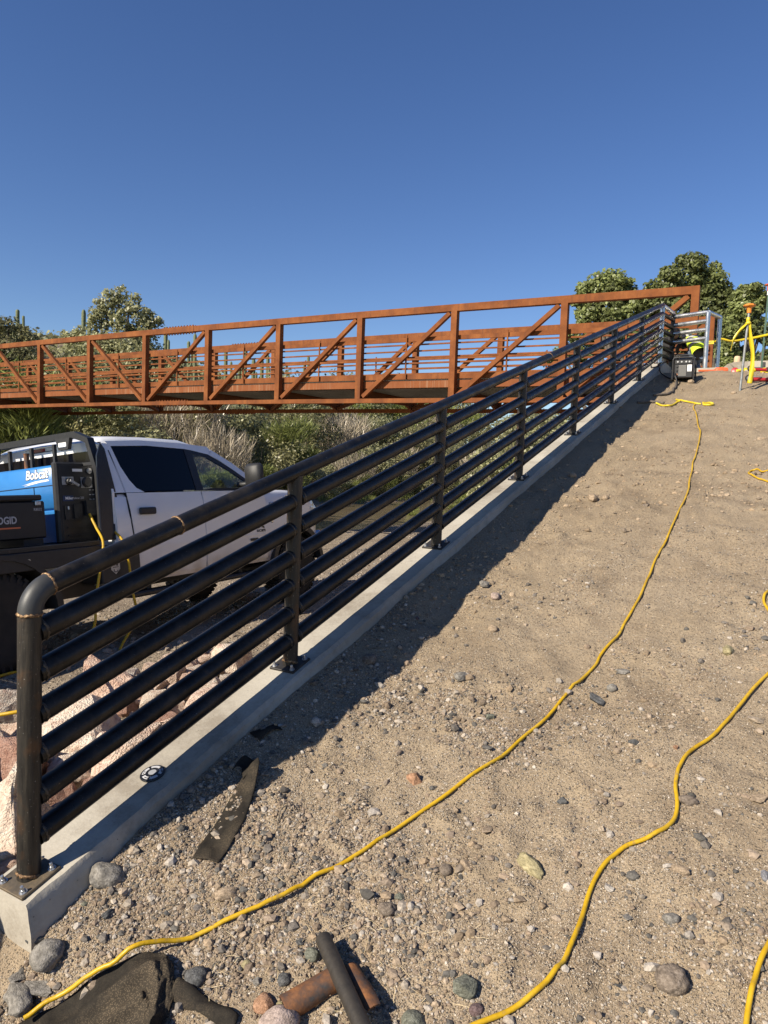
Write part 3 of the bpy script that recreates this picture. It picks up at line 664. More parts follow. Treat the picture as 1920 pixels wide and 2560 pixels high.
for k in range(NP):
    x0=BX0-BP*k;x1=x0-BP; z0=BZ+camber(k);z1=BZ+camber(k+1)
    m=MB(); ya,yb=BY+.165,BY+BW-.165
    m.add([(x0,ya,z0+.565),(x1,ya,z1+.565),(x1,yb,z1+.565),(x0,yb,z0+.565)],[(0,1,2,3)])
    n=26
    for j in range(n):
        t0=j/n;t1=(j+.55)/n; q=lambda t,dz:(x0+(x1-x0)*t,z0+(z1-z0)*t+dz)
        (xa,za),(xb,zb)=q(t0,.40),q(t1,.40)
        (xc,zc_),(xd,zd)=q(t1,.37),q(min(1,(j+1)/n),.37)
        m.add([(xa,ya,za),(xb,ya,zb),(xb,yb,zb),(xa,yb,za)],[(0,1,2,3)])
        m.add([(xb,ya,zb),(xc,ya,zc_),(xc,yb,zc_),(xb,yb,zb)],[(0,1,2,3)])
        m.add([(xc,ya,zc_),(xd,ya,zd),(xd,yb,zd),(xc,yb,zc_)],[(0,1,2,3)])
        m.add([(xd,ya,zd),(xd,ya,zd+.03),(xd,yb,zd+.03),(xd,yb,zd)],[(0,1,2,3)])
    m.v=[tuple(v) for v in m.v]; o=bpart(m,'deck_panel',M['deckpan'])
    m=MB(); m.beam((x0,BY+BW/2,z0+.585),(x1,BY+BW/2,z1+.585),BW-.33,.03); bpart(m,'deck_slab',M['slab'])
for k in range(NP+1):
    x=BX0-BP*k; z=BZ+camber(k)
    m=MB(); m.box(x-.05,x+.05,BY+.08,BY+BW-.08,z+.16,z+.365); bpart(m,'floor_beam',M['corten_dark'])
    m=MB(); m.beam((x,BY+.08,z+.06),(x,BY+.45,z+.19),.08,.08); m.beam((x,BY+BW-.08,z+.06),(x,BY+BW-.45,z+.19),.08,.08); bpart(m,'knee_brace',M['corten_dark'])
for k in range(NP):
    z0=BZ+camber(k);z1=BZ+camber(k+1)
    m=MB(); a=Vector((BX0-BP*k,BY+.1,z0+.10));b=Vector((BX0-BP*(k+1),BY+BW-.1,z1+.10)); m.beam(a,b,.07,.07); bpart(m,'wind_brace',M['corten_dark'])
# bolted splices
def splice(kf,top,y):
    k=int(kf); t=kf-k; c=node(k,top,y).lerp(node(k+1,top,y),t); h=.085 if top else .06
    m=MB(); m.box(c.x-.66,c.x+.66,y-.086,y+.086,c.z-h,c.z+h); 
    for j in range(11):
        x=c.x-.6+j*.12
        for s in(-1,1): 
            for yy in(-.045,.045): m.lathe([(.022,0),(.022,.035)],6,Matrix.Translation((x,y+yy,c.z+s*h))@(Matrix.Rotation(math.pi,4,'X') if s<0 else Matrix()))
    bpart(m,'splice_plate',M['corten'])
for y in(BY,BY+BW): splice(5.55,False,y); splice(5.45,True,y)
# ------------------------------------------------------------------ white pickup with a flatbed
TH=rad(-2.01); PHI=rad(7)
_a=Vector((math.sin(TH),math.cos(TH),0)); _lh=Vector((-math.cos(TH),math.sin(TH),0)); _z=Vector((0,0,1))
_L=_lh*math.cos(PHI)-_z*math.sin(PHI); _U=_z*math.cos(PHI)+_lh*math.sin(PHI)
TM=Matrix(((_a.x,_L.x,_U.x,-2.9546),(_a.y,_L.y,_U.y,3.1224),(_a.z,_L.z,_U.z,-.02),(0,0,0,1)))
truck=empty('pickup_truck',label='white crew cab pickup with black flatbed and headache rack parked below the railing',cat='pickup truck'); truck.matrix_world=TM
WD=2.0
FA,RA=2.67,-1.41
def gh(h): return h if h<1.43 else 1.43+(h-1.43)*1.13   # glasshouse height
def roof(t): return gh(float(np.interp(t,[-.22,-.12,.3,.9,1.3,1.65,2.02,2.16,2.6,3.0,3.16,3.26],[1.86,1.925,1.95,1.945,1.87,1.69,1.475,1.435,1.425,1.36,1.29,1.16])))
def hood(t): return float(np.interp(t,[-.3,1.9,2.02,2.16,2.6,3.0,3.16,3.26],[1.43,1.43,1.435,1.435,1.425,1.36,1.29,1.16]))
def sill(t):
    a=abs(t-FA); 
    return max(.56,.41+math.sqrt(max(0,.55**2-a*a))) if a<.55 else (.56 if t<FA else .60)
def lside(h): return float(np.interp(h,[.5,.62,.95,1.25,1.43],[.06,.02,.0,.0,.03]))
def lgl(h): return .03+max(0,h-1.43)*.31
st=[-.2,-.1,0,.5,1,1.5,1.9,2.02]+list(np.linspace(2.1,3.24,34))+[3.27]
m=MB(); rows=[]; vs=[]
for t in st:
    h1=hood(t); s=sill(t); nose=max(0,(t-2.95)/.32); tap=.10*nose*nose; low=min(s,h1-.1)
    hs=[low,low+(h1-low)*.15,low+(h1-low)*.4,low+(h1-low)*.7,h1-.05,h1-.012]
    half=[(lside(h)+tap,h) for h in hs]; half[-1]=(half[-1][0]+.03,h1-.012); half+=[(.14+tap,h1),(.5+tap,h1+.02),(1.0,h1+.035)]
    full=half+[(WD-l,h) for l,h in reversed(half[:-1])]
    rows.append(len(vs)); vs+=[(t,l,h) for l,h in full]
nn=len(full); fs=[]
for a,b in zip(rows[:-1],rows[1:]):
    for k in range(nn-1): fs.append((a+k,a+k+1,b+k+1,b+k))
fs.append(tuple(range(nn))); fs.append(tuple(rows[-1]+k for k in range(nn-1,-1,-1)))
m.add(vs,fs); m.build('body',M['white'],truck,smooth=True,angle=45)
# roof shell
m=MB(); vs=[];rows=[]
for t in [-.21,-.17,-.1,.1,.5,.9,1.1,1.3]:
    h=roof(t); e=lgl(h-.08)
    half=[(e,h-.09),(e+.02,h-.045),(e+.06,h-.012),(e+.2,h+.012),(1.0,h+.035)]
    full=half+[(WD-l,hh) for l,hh in reversed(half[:-1])]; rows.append(len(vs)); vs+=[(t,l,hh) for l,hh in full]
nn=len(full); fs=[]
for a,b in zip(rows[:-1],rows[1:]):
    for k in range(nn-1): fs.append((a+k,a+k+1,b+k+1,b+k))
fs.append(tuple(range(nn))); fs.append(tuple(rows[-1]+k for k in range(nn-1,-1,-1)))
m.add(vs,fs); m.build('roof',M['white'],truck,smooth=True,angle=50)
def sidepoly(name,poly,mt,off=0,thick=.02,right=True,par=truck):
    """polygon in (t,h) laid on the cab side"""
    def f(t,h,d):
        h=gh(h); l=(lgl(h) if h>1.43 else lside(h))+d
        return (t,l if right else WD-l,h)
    m=MB(); m.prism(poly,-off,-off+thick,f); return m.build(name,mt,par)
def both(name,poly,mt,off=0,thick=.02):
    for r in(True,False): sidepoly(name,poly,mt,off,thick,r)
# greenhouse: pillars, window band frame and glass
RWIN=[(-.07,1.84),(-.02,1.66),(.04,1.54),(.10,1.47),(.19,1.44),(.92,1.44),(.92,1.845),(.4,1.86)]
FWIN=[(1.03,1.44),(1.92,1.44),(1.86,1.52),(1.62,1.65),(1.42,1.75),(1.28,1.80),(1.03,1.835)]
both('rear_pillar',[(-.21,1.43),(-.21,1.80),(-.17,1.86),(-.07,1.86),(-.02,1.66),(.04,1.54),(.10,1.47),(.19,1.43)],M['white'],.002,.03)
both('window_frame',[(-.07,1.838),(.4,1.858),(.93,1.845),(1.03,1.835),(1.28,1.80),(1.35,1.83),(1.3,1.88),(.9,1.90),(.3,1.905),(-.12,1.88)],M['white'],.003,.03)
both('windscreen_pillar',[(1.28,1.80),(1.42,1.75),(1.62,1.65),(1.86,1.52),(1.93,1.435),(2.06,1.435),(1.99,1.52),(1.66,1.71),(1.35,1.85)],M['white'],.003,.04)
both('door_pillar',[(.92,1.435),(.92,1.845),(1.03,1.835),(1.03,1.435)],M['black'],.002,.03)
both('window',RWIN,M['tint'],-.004,.006)
gl=bpy.data.materials.new('side_glass'); gl.use_nodes=True; _n=gl.node_tree; _g=_n.nodes.new('ShaderNodeBsdfGlossy'); _g.inputs['Roughness'].default_value=.02; _t=_n.nodes.new('ShaderNodeBsdfTransparent'); _t.inputs[0].default_value=(.90,.93,.91,1)
_lw=_n.nodes.new('ShaderNodeLayerWeight'); _fr=_n.nodes.new('ShaderNodeMapRange'); _fr.inputs['To Min'].default_value=.02; _fr.inputs['To Max'].default_value=.35; _fr.inputs['From Min'].default_value=.35; _n.links.new(_lw.outputs['Facing'],_fr.inputs[0]); _mx=_n.nodes.new('ShaderNodeMixShader'); _n.links.new(_fr.outputs[0],_mx.inputs[0]); _n.links.new(_t.outputs[0],_mx.inputs[1]); _n.links.new(_g.outputs[0],_mx.inputs[2]); _n.links.new(_mx.outputs[0],_n.nodes['Material Output'].inputs['Surface']); M['glass']=gl
both('window',FWIN,M['glass'],-.006,.004)
# black inner surround of the front window
both('window_seal',[(1.03,1.44),(1.15,1.455),(1.90,1.455),(1.92,1.435),(1.03,1.435)],M['black'],.003,.02)
both('window_seal',[(1.03,1.835),(1.28,1.80),(1.62,1.65),(1.86,1.52),(1.78,1.52),(1.58,1.625),(1.25,1.765),(1.03,1.80)],M['black'],.002,.03)
m=MB(); m.add([(1.30,.18,gh(1.85)),(2.04,.07,1.44),(2.04,WD-.07,1.44),(1.30,WD-.18,gh(1.85))],[(0,1,2,3)]); m.build('windscreen',M['glass'],truck)
# rear wall of the cab with dark glass
m=MB(); m.prism([(.05,.56),(.02,1.43),(.14,1.84),(.3,1.88),(WD-.3,1.88),(WD-.14,1.84),(WD-.02,1.43),(WD-.05,.56)],-.215,-.19,lambda l,h,d:(d,l,gh(h))); m.build('cab_rear',M['white'],truck)
m=MB(); m.prism([(.22,1.45),(.28,1.80),(WD-.28,1.80),(WD-.22,1.45)],-.222,-.217,lambda l,h,d:(d,l,gh(h))); m.build('rear_window',M['tint'],truck)
m=MB(); m.box(-.232,-.21,.78,1.22,1.90,1.94,.006); br=m.build('brake_light',M['black'],truck)
m=MB(); m.box(-.237,-.231,.90,1.10,1.905,1.935); m.build('red_lens',M['red_lens'],br)
m=MB(); m.box(-.237,-.231,.79,.895,1.905,1.935); m.box(-.237,-.231,1.105,1.21,1.905,1.935); m.build('clear_lens',M['silver'],br)
# cabin inside
m=MB(); 
for l0 in(.25,1.15):
    m.box(.75,1.0,l0,l0+.6,1.30,1.66,.05); m.box(.80,.92,l0+.18,l0+.42,1.63,1.80,.04)
m.box(.0,.25,.2,1.8,1.30,1.66,.05); m.box(1.75,2.0,.1,1.9,1.36,1.46,.03); m.build('seats',M['seat'],truck)
m=MB(); m.box(-.18,1.3,.2,WD-.2,1.92,1.93); m.build('headliner',M['seat'],truck)
# doors, proud of the body, with black shut lines between
def door(t0,t1,name,rear):
    poly=[(t0,.60),(t1,.60),(t1,1.425),(t0+(.0 if not rear else .0),1.425)]
    if rear: poly=[(t0,.60),(t1,.60),(t1,1.425),(t0-.045,1.425),(t0-.035,1.25),(t0-.01,1.05)]
    for r in(True,False):
        def f(t,h,d,r=r):
            l=lside(h)+d; return (t,l if r else WD-l,h)
        hs=[.60,.68,.8,.95,1.1,1.25,1.36,1.425]; m=MB(); vs=[];n=0
        for h in hs:
            ta=float(np.interp(h,[.6,.95,1.05,1.25,1.425],[t0,t0,t0-.01,t0-.035,t0-.045])) if rear else t0
            vs+= [f(ta,h,-.009),f(t1,h,-.009)]
        fs=[(2*i,2*i+1,2*i+3,2*i+2) for i in range(len(hs)-1)]
        k=len(vs); vs+=[(v[0],v[1]+(.012 if r else -.012),v[2]) for v in vs[:]]
        fs+=[(k+2*i,k+2*i+2,k+2*i+3,k+2*i+1) for i in range(len(hs)-1)]
        fs+=[(2*i,2*i+2,k+2*i+2,k+2*i) for i in range(len(hs)-1)]+[(2*i+1,k+2*i+1,k+2*i+3,2*i+3) for i in range(len(hs)-1)]
        fs+=[(0,k,k+1,1),(2*len(hs)-2,2*len(hs)-1,k+2*len(hs)-1,k+2*len(hs)-2)]
        m.add(vs,fs); d=m.build(name,M['white'],truck,smooth=True,angle=40)
        m=MB(); hx=t0+.16 if rear else t0+.16; s=1 if r else -1; l0=-.01 if r else WD+.01
        m.box(hx-.105,hx+.105,min(l0,l0-s*.035),max(l0,l0-s*.035),1.21,1.278,.012); m.build('handle',M['plastic'],d)
    return
door(0,.972,'rear_door',True); door(.988,2.062,'front_door',False)
both('shut_line',[(.9735,.60),(.9865,.60),(.9865,1.425),(.9735,1.425)],M['black'],.004,.01)  # black strips painted in for the weak shadow of the door gaps
both('shut_line',[(2.0635,.60),(2.0755,.60),(2.0755,1.425),(2.0635,1.425)],M['black'],.004,.01)
both('shut_line',[(-.012,.60),(-.0015,.60),(-.0015,.95),(-.011,1.05),(-.036,1.25),(-.046,1.43),(-.07,1.62),(-.10,1.80),(-.112,1.80),(-.08,1.62),(-.058,1.43),(-.048,1.25),(-.022,1.05),(-.012,.95)],M['black'],.004,.008)
# crease on the doors
both('body_crease',[(0.02,.885),(2.04,.885),(2.04,.90),(.02,.90)],M['white'],.014,.008)
# mirror
m=MB(); m.box(1.56,1.68,-.33,-.09,1.44,1.72,.04); m.box(1.60,1.67,-.12,.06,1.46,1.52,.02); mi=m.build('mirror',M['plastic'],truck,smooth=True,angle=50)
m=MB(); m.box(1.552,1.62,-.325,-.11,1.40,1.452,.012); m.build('mirror_lamp',M['lens'],mi)
m=MB(); m.box(1.66,1.80,WD+.10,WD+.34,1.42,1.68,.045); m.box(1.70,1.78,WD-.06,WD+.12,1.44,1.50,.02); m.build('mirror',M['plastic'],truck,smooth=True,angle=50)
# wing vent, lamps, grille, bumper, arches, running boards
for r in(True,False):
    s=1 if r else -1; l0=0 if r else WD
    B=lambda m,a,b,i,o,h0,h1,bv=.006:m.box(a,b,min(l0-s*o,l0+s*i),max(l0-s*o,l0+s*i),h0,h1,bv)
    m=MB(); B(m,2.14,2.36,.03,.012,1.21,1.27); B(m,2.14,2.19,.03,.010,1.02,1.27); m.build('wing_vent',M['chrome'],truck)
    m=MB(); B(m,2.20,2.33,.03,.008,1.09,1.205); m.build('vent_mesh',M['black'],truck)
    m=MB(); m.prism([(3.02,1.19),(3.10,1.02),(3.27,1.02),(3.285,1.15),(3.2,1.24)],-.0,.34,lambda t,h,d:(t,(l0+s*(.075+d)) if t>3.15 else (l0+s*(d*.3-.006)),h)); m.build('headlight',M['lens'],truck)
    m=MB()
    pts=[(FA+.57*math.cos(t),.41+.57*math.sin(t)) for t in np.linspace(math.pi*1.02,-.02,22)]+[(FA+.50*math.cos(t),.41+.50*math.sin(t)) for t in np.linspace(-.02,math.pi*1.02,22)]
    m.prism(pts,-.022,.05,lambda t,h,d:(t,l0+s*d,h)); m.build('wheel_arch',M['plastic'],truck)
    m=MB(); B(m,-.1,2.1,.15,.03,.42,.47,.015); B(m,.2,.26,.3,-.1,.42,.60); B(m,1.6,1.66,.3,-.1,.42,.60); m.build('running_board',M['plastic'],truck)
m=MB(); m.box(FA-.52,FA+.52,.14,WD-.14,.42,.98); m.box(-2.5,3.0,.35,WD-.35,.48,.62); m.build('chassis',M['black'],truck)
m=MB(); m.box(3.20,3.40,.02,WD-.02,.62,.86,.05); m.build('front_bumper',M['chrome'],truck,smooth=True)
m=MB(); m.box(3.20,3.34,.06,WD-.06,.48,.615,.04); m.build('bumper_skirt',M['plastic'],truck)
m=MB(); m.box(3.26,3.30,.42,WD-.42,.90,1.22,.02); m.build('grille',M['black'],truck)
# wheels: tyre with tread blocks, dark spoked rim
def wheel(t,l,right):
    s=1 if right else -1
    A=Matrix.Translation((t,l,.41))@Matrix.Rotation(rad(90)*s,4,'X')   # local z points outwards
    m=MB(); m.lathe([(.235,-.13),(.30,-.145),(.37,-.14),(.402,-.115),(.405,0),(.402,.115),(.37,.14),(.30,.145),(.235,.13)],36,A)
    for k in range(36):
        a=2*math.pi*k/36
        for z0,z1,o in((-.135,-.05,0),(-.04,.04,.5),(.05,.135,0)):
            a2=a+o*2*math.pi/36; Bm=A@Matrix.Rotation(a2,4,'Z'); m.box(.395,.418,-.022,.022,z0,z1,0,Bm)
        Bm=A@Matrix.Rotation(a,4,'Z'); m.box(.345,.392,-.012,.012,.138,.148,0,Bm)
    ty=m.build('tyre',M['rubber'],truck,smooth=True,angle=35)
    m=MB(); m.lathe([(.24,.06),(.24,.125),(.225,.13),(.21,.10),(.20,.03),(.05,.02)],30,A)
    for k in range(8):
        Bm=A@Matrix.Rotation(2*math.pi*k/8,4,'Z'); m.box(.05,.225,-.028,.028,.07,.105,.008,Bm)
    m.lathe([(.075,.03),(.075,.115),(.05,.125)],16,A); m.build('rim',M['rim'],ty,smooth=True,angle=35)
M['rim']=mat('dark_alloy',[(.05,.05,.05),(.12,.12,.12)],9,.4,metal=.7)
for t in(FA,RA):
    wheel(t,.16,True); wheel(t,WD-.16,False)
# flatbed
m=MB(); m.box(-2.75,-.40,.0,WD,.955,.995,.004); m.build('flatbed',M['black_worn'],truck)
m=MB(); m.box(-2.75,-.42,-.015,.05,.80,.953,.006); m.box(-2.75,-.42,WD-.05,WD+.015,.80,.953,.006); m.box(-2.80,-2.74,0,WD,.70,.953,.006); m.build('bed_rail',M['plastic'],truck)
m=MB(); 
for t in(-2.4,-1.95,-.95,-.6): m.box(t-.03,t+.03,.05,WD-.05,.80,.953)
m.build('cross_member',M['black'],truck)
m=MB(); m.prism([(RA+.56*math.cos(t),.45+.50*math.sin(t)) for t in np.linspace(0,math.pi,18)]+[(RA+.50*math.cos(t),.45+.46*math.sin(t)) for t in np.linspace(math.pi,0,18)],-.03,.30,lambda t,h,d:(t,d,h)); m.build('mudguard',M['plastic'],truck)
m=MB(); m.lathe([(.018,0),(.018,.012)],10,Matrix.Translation((-1.15,-.016,.88))@Matrix.Rotation(rad(90),4,'X')); m.build('marker_stud',M['zinc'],truck)
m=MB(); m.box(-.42,.035,-.012,.28,.60,.945,.008); ub=m.build('side_locker',M['plastic'],truck)
def RF(t,h,l): # frame on a right-hand face: x forward, y up, z towards the viewer
    return Matrix(((1,0,0,t),(0,0,-1,l),(0,1,0,h),(0,0,0,1)))
# shield emblem
def shield(w,h): return [(-w,h*.9),(-w*.7,h),(w*.7,h),(w,h*.9),(w,-h*.35),(0,-h),(-w,-h*.35)]
m=MB(); m.prism(shield(.05,.068),0,.003,lambda x,y,d:tuple(RF(-.27,.74,-.013)@Vector((x,y,d)))); em=m.build('shield_emblem',M['silver'],ub)
m=MB(); F=RF(-.27,.74,-.0165)
m.prism([(-.025,.045),(-.008,.045),(-.008,.012),(-.025,.012)],0,.001,lambda x,y,d:tuple(F@Vector((x,y,d))))
m.prism([(.008,.05),(.028,.05),(.028,.008),(.008,.008)],0,.001,lambda x,y,d:tuple(F@Vector((x,y,d))))
m.prism([(-.032,.0),(.032,.0),(.032,-.006),(-.032,-.006)],0,.001,lambda x,y,d:tuple(F@Vector((x,y,d))))
m.tube([F@Vector((.022*math.cos(a),-.03+.018*math.sin(a),.0005)) for a in np.linspace(2.6,6.2,9)],.004,5)
m.build('emblem_relief',M['black_print'],em)
# logo and licence number on the front door
F=RF(1.93,1.045,-.0125)
m=MB(); pf=lambda x,y,d:tuple(F@Vector((x,y,d)))
m.prism([(-.075,.085),(-.02,.06),(.0,.02),(.02,.06),(.075,.085),(.03,.03),(.014,-.02),(.03,-.05),(.062,-.062),(.062,-.085),(.03,-.075),(0,-.055),(-.03,-.075),(-.062,-.085),(-.062,-.062),(-.03,-.05),(-.014,-.02),(-.03,.03)],0,.001,pf)
m.build('door_logo',M['black_print'],truck)
text_obj('door_number','ROC338793',.045,RF(1.93,.935,-.0135),M['black_print'],truck,.0008,bold=.0006,xscale=.72)
text_obj('wing_badge','SUPER DUTY',.03,RF(2.25,1.24,-.0135),M['black_print'],truck,.0005,xscale=.62)
m=MB(); m.box(1.72,1.86,-.014,-.010,.825,.855); m.build('door_badge',M['black_print'],truck)
# headache rack
M['wing']=mat('glossy_black',[(.010,.013,.022)],4,.25)
def rk(l,h,d): return (d,l,h)
T0,T1=-.345,-.27
pts_o=[(.04,.99),(.04,1.62),(.15,1.955),(.34,2.035),(WD-.34,2.035),(WD-.15,1.955),(WD-.04,1.62),(WD-.04,.99)]
pts_i=[(WD-.09,.99),(WD-.09,1.61),(WD-.185,1.915),(WD-.36,1.975),(.36,1.975),(.185,1.915),(.09,1.61),(.09,.99)]
m=MB()
po=pts_o; pi_=list(reversed(pts_i))
for i in range(7): m.prism([po[i],po[i+1],pi_[i+1],pi_[i]],T0,T1,rk)
hr=m.build('headache_rack',M['black_worn'],truck)
for l in(.66,1.0,1.34):
    m=MB(); m.box(-.325,-.295,l-.014,l+.014,.99,1.945); m.build('rack_bar',M['plastic'],hr)
m=MB(); m.box(-.33,-.29,.10,WD-.10,1.70,1.73); m.build('rack_bar',M['plastic'],hr)
for l in(.46,WD-.46):
    m=MB(); m.prism([(l-.10,1.978),(l+.10,1.978),(l+.065,1.87),(l-.065,1.87)],-.37,-.33,rk); li=m.build('rack_lamp',M['plastic'],hr)
    m=MB(); m.box(-.378,-.369,l-.055,l+.055,1.895,1.94,.012); m.build('lamp_glass',M['lens'],li)
for l0,l1 in((.03,.045),(WD-.045,WD-.03)):
    m=MB(); m.prism([(-.30,1.90),(-.255,1.84),(-.20,1.60),(-.07,1.02),(-.055,.99),(-.36,.99),(-.36,1.60),(-.35,1.78)],l0,l1,lambda t,h,d:(t,d,h)); m.build('rack_wing',M['wing'],hr)
# ------------------------------------------------------------------ welder-generator on the bed
wg=empty('welder_generator',label='blue and black engine driven welder standing on the pickup bed',cat='welder'); wg.matrix_world=TM
WL=.27
m=MB(); m.box(-.60,-.20,WL+.02,1.36,1.30,1.715,.03); m.build('casing',M['blue'],wg,smooth=True,angle=50)
m=MB(); m.box(-.59,-.21,WL+.02,1.34,1.0,1.302,.01); m.build('casing_lower',M['blue'],wg)
m=MB(); m.box(-.606,-.598,WL+.03,1.34,1.527,1.532); m.box(-.606,-.598,.60,.604,1.30,1.527); m.build('casing_seam',M['black_print'],wg)
m=MB(); m.box(-.63,-.17,WL-.02,WL+.05,.995,1.735,.016); m.build('panel_frame',M['plastic'],wg)
m=MB(); m.box(-.595,-.20,WL-.024,WL-.018,1.02,1.70,.002); pn=m.build('control_panel',M['black'],wg)
tp=lambda px:-.63+(px-140)/105*.46
hp_=lambda py:1.72-(py-1150)/202*.74
def pbox(name,x0,x1,y0,y1,mt,d=.004,par=pn):
    m=MB(); m.box(tp(x0),tp(x1),WL-.024-d,WL-.0238,hp_(y1),hp_(y0)); return m.build(name,M[mt],par)
pbox('dial_plate',153,181,1183,1203,'silver'); pbox('dial_plate',199,227,1184,1211,'silver'); pbox('rating_label',180,204,1163,1170,'white_print'); pbox('brand_strip',152,177,1230,1244,'navy')
def kn(px,py,r,d,mt='plastic'):
    m=MB(); m.lathe([(r,0),(r,d*.7),(r*.8,d)],18,Matrix.Translation((tp(px),WL-.028,hp_(py)))@Matrix.Rotation(rad(90),4,'X')); return m.build('knob',M[mt],pn,smooth=True)
kn(168,1195,.032,.03); kn(212,1197,.05,.03); kn(221,1168,.027,.012,'silver')
m=MB(); m.beam((tp(166),WL-.062,hp_(1193)),(tp(187),WL-.062,hp_(1206)),.012,.022); m.build('selector_lever',M['silver'],pn)
text_obj('panel_lettering','Miller',.036,RF(tp(167),hp_(1237),WL-.0285),M['white_print'],pn,.0006,bold=.0005)
text_obj('panel_lettering','Bobcat 250',.03,RF(tp(190),hp_(1237),WL-.0245),M['grey_print'],pn,.0006,xscale=.9)
m=MB()
for y in(1262,1274,1286): 
    for x in(218,226): m.box(tp(x),tp(x+5),WL-.0262,WL-.024,hp_(1218+(y-1262)),hp_(1216+(y-1262)))
m.build('small_print',M['grey_print'],pn)
pbox('outlet_cover',154,168,1255,1290,'plastic',.012); pbox('outlet_cover',176,196,1252,1288,'plastic',.012); pbox('outlet_cover',203,236,1244,1283,'plastic',.035)
m=MB(); m.box(tp(160),tp(164),WL-.045,WL-.03,hp_(1266),hp_(1257),.004); m.build('switch',M['zinc'],pn)
for y in(1290,1310,1330,1346):
    m=MB(); m.box(tp(158),tp(262)-.02,WL-.038,WL-.0235,hp_(y)-.004,hp_(y)+.004); m.build('grille_bar',M['plastic'],pn)
F2=Matrix(((0,0,-1,-.6005),(-1,0,0,.555),(0,1,0,1.64),(0,0,0,1)))   # rear face: x to the right as seen, y up
text_obj('name_lettering','Bobcat',.118,F2@Matrix.Translation((0,0,.0005)),M['black_print'],wg,.0006,shear=.22,bold=.0075,xscale=.95)
text_obj('name_lettering','Bobcat',.118,F2@Matrix.Translation((0,0,.002)),M['white_print'],wg,.0006,shear=.22,bold=.0025,xscale=.95)
m=MB(); 
for j,(x0,x1,y0,y1) in enumerate(((-.22,.16,-.085,-.058),(-.20,.10,-.098,-.068))): 
    m.prism([(x0,y0),(x1,y1),(x1,y1+.006),((x0+x1)/2,(y0+y1)/2+.012)],0,.0015,lambda x,y,d:tuple(F2@Vector((x,y,d))))
m.prism([(-.05,-.078),(.17,-.068),(.17,-.058),(-.05,-.068)],0,.001,lambda x,y,d:tuple(F2@Vector((x,y,d)))); m.build('name_swoosh',M['white_print'],wg)
m=MB(); m.lathe([(.025,0),(.025,.18),(.03,.2)],12,Matrix.Translation((-.3,1.1,1.70))); m.build('exhaust',M['rust_pipe'],wg)
# tool chest behind it
tc=empty('tool_chest',label='black job site tool chest with white lettering standing on the pickup bed',cat='tool chest'); tc.matrix_world=TM
CL=.235
m=MB(); m.box(-1.80,-.77,CL,.80,1.06,1.385,.012); cb=m.build('box',M['black'],tc)
m=MB(); m.box(-1.81,-.80,CL-.012,.81,1.39,1.44,.012); m.build('lid',M['plastic'],tc)
m=MB(); m.box(-.98,-.79,CL+.03,.7,.996,1.058); m.build('foot',M['plastic'],tc); m=MB(); m.box(-1.75,-1.55,CL+.03,.7,.996,1.058); m.build('foot',M['plastic'],tc)
text_obj('chest_lettering','RIDGID',.085,RF(-1.165,1.225,CL-.001),M['grey_print'],cb,.0006,bold=.0022,xscale=.82)
m=MB(); m.box(-1.31,-1.02,CL-.0025,CL-.0005,1.155,1.168); m.build('orange_line',M['orange_print'],cb)
text_obj('model_number','R8032',.034,RF(-.845,1.31,CL-.001),M['grey_print'],cb,.0004,xscale=.9)
m=MB(); m.box(-.875,-.82,CL-.02,CL-.002,1.345,1.385,.006); m.build('latch',M['zinc'],cb)
# ------------------------------------------------------------------ rocks
def hull_rock(seed,n=16,sub=2,rough=.05,bev=.10):
    r=np.random.default_rng(seed); p=r.normal(size=(n,3)); p/=np.linalg.norm(p,axis=1)[:,None]; p*=r.uniform(.82,1.0,(n,1))
    bm=bmesh.new(); vs=[bm.verts.new(q) for q in p]; res=bmesh.ops.convex_hull(bm,input=vs)
    bmesh.ops.delete(bm,geom=[v for v in bm.verts if not v.link_faces],context='VERTS')
    bmesh.ops.dissolve_limit(bm,angle_limit=rad(22),verts=bm.verts,edges=bm.edges)
    if bev: bmesh.ops.bevel(bm,geom=list(bm.edges),offset=bev*.6,segments=1,affect='EDGES',profile=.6)
    bmesh.ops.triangulate(bm,faces=bm.faces)
    if sub: 
        bmesh.ops.subdivide_edges(bm,edges=bm.edges,cuts=sub,use_grid_fill=True)
        bm.normal_update()
        for v in bm.verts:
            c=v.co; q=float(vnoise([c.x*2.3+seed],[c.y*2.3+c.z*1.7],seed)[0])*1.3+float(vnoise([c.x*6+c.z*4],[c.y*6-seed],seed+1)[0])*.6
            v.co=c+v.normal*q*rough*1.6
    me=bpy.data.meshes.new('rock'); bm.to_mesh(me); bm.free(); return me
def round_stone(seed,sub=2,rough=.14):
    bm=bmesh.new(); bmesh.ops.create_icosphere(bm,subdivisions=sub,radius=1)
    for v in bm.verts:
        c=v.co.copy(); q=float(vnoise([c.x*1.1+seed],[c.y*1.1+c.z*.9],seed)[0])+.5*float(vnoise([c.x*2.6+c.z*2],[c.y*2.6+seed],seed+3)[0])+.16*float(vnoise([c.x*7+c.z*5],[c.y*7+c.z*3],seed+5)[0]); v.co=c*(1+q*rough*2)
    me=bpy.data.meshes.new('stone'); bm.to_mesh(me); bm.free()
    me.polygons.foreach_set('use_smooth',np.ones(len(me.polygons),bool)); return me
RIP=[hull_rock(100+i,12+i%6,3,.085,.07) for i in range(9)]
RIPM={}
def rip_mesh(i,c):
    if (i,c) not in RIPM:
        me=RIP[i].copy(); me.materials.append(M['granite_'+c]); RIPM[(i,c)]=me
    return RIPM[(i,c)]
rr=np.random.default_rng(5); placed=[]
cands=[]
def try_rip(x,y,s,lift=0):
    for (a,b,c) in placed:
        if (a-x)**2+(b-y)**2<(.60*(s+c))**2: return False
    placed.append((x,y,s)); return True
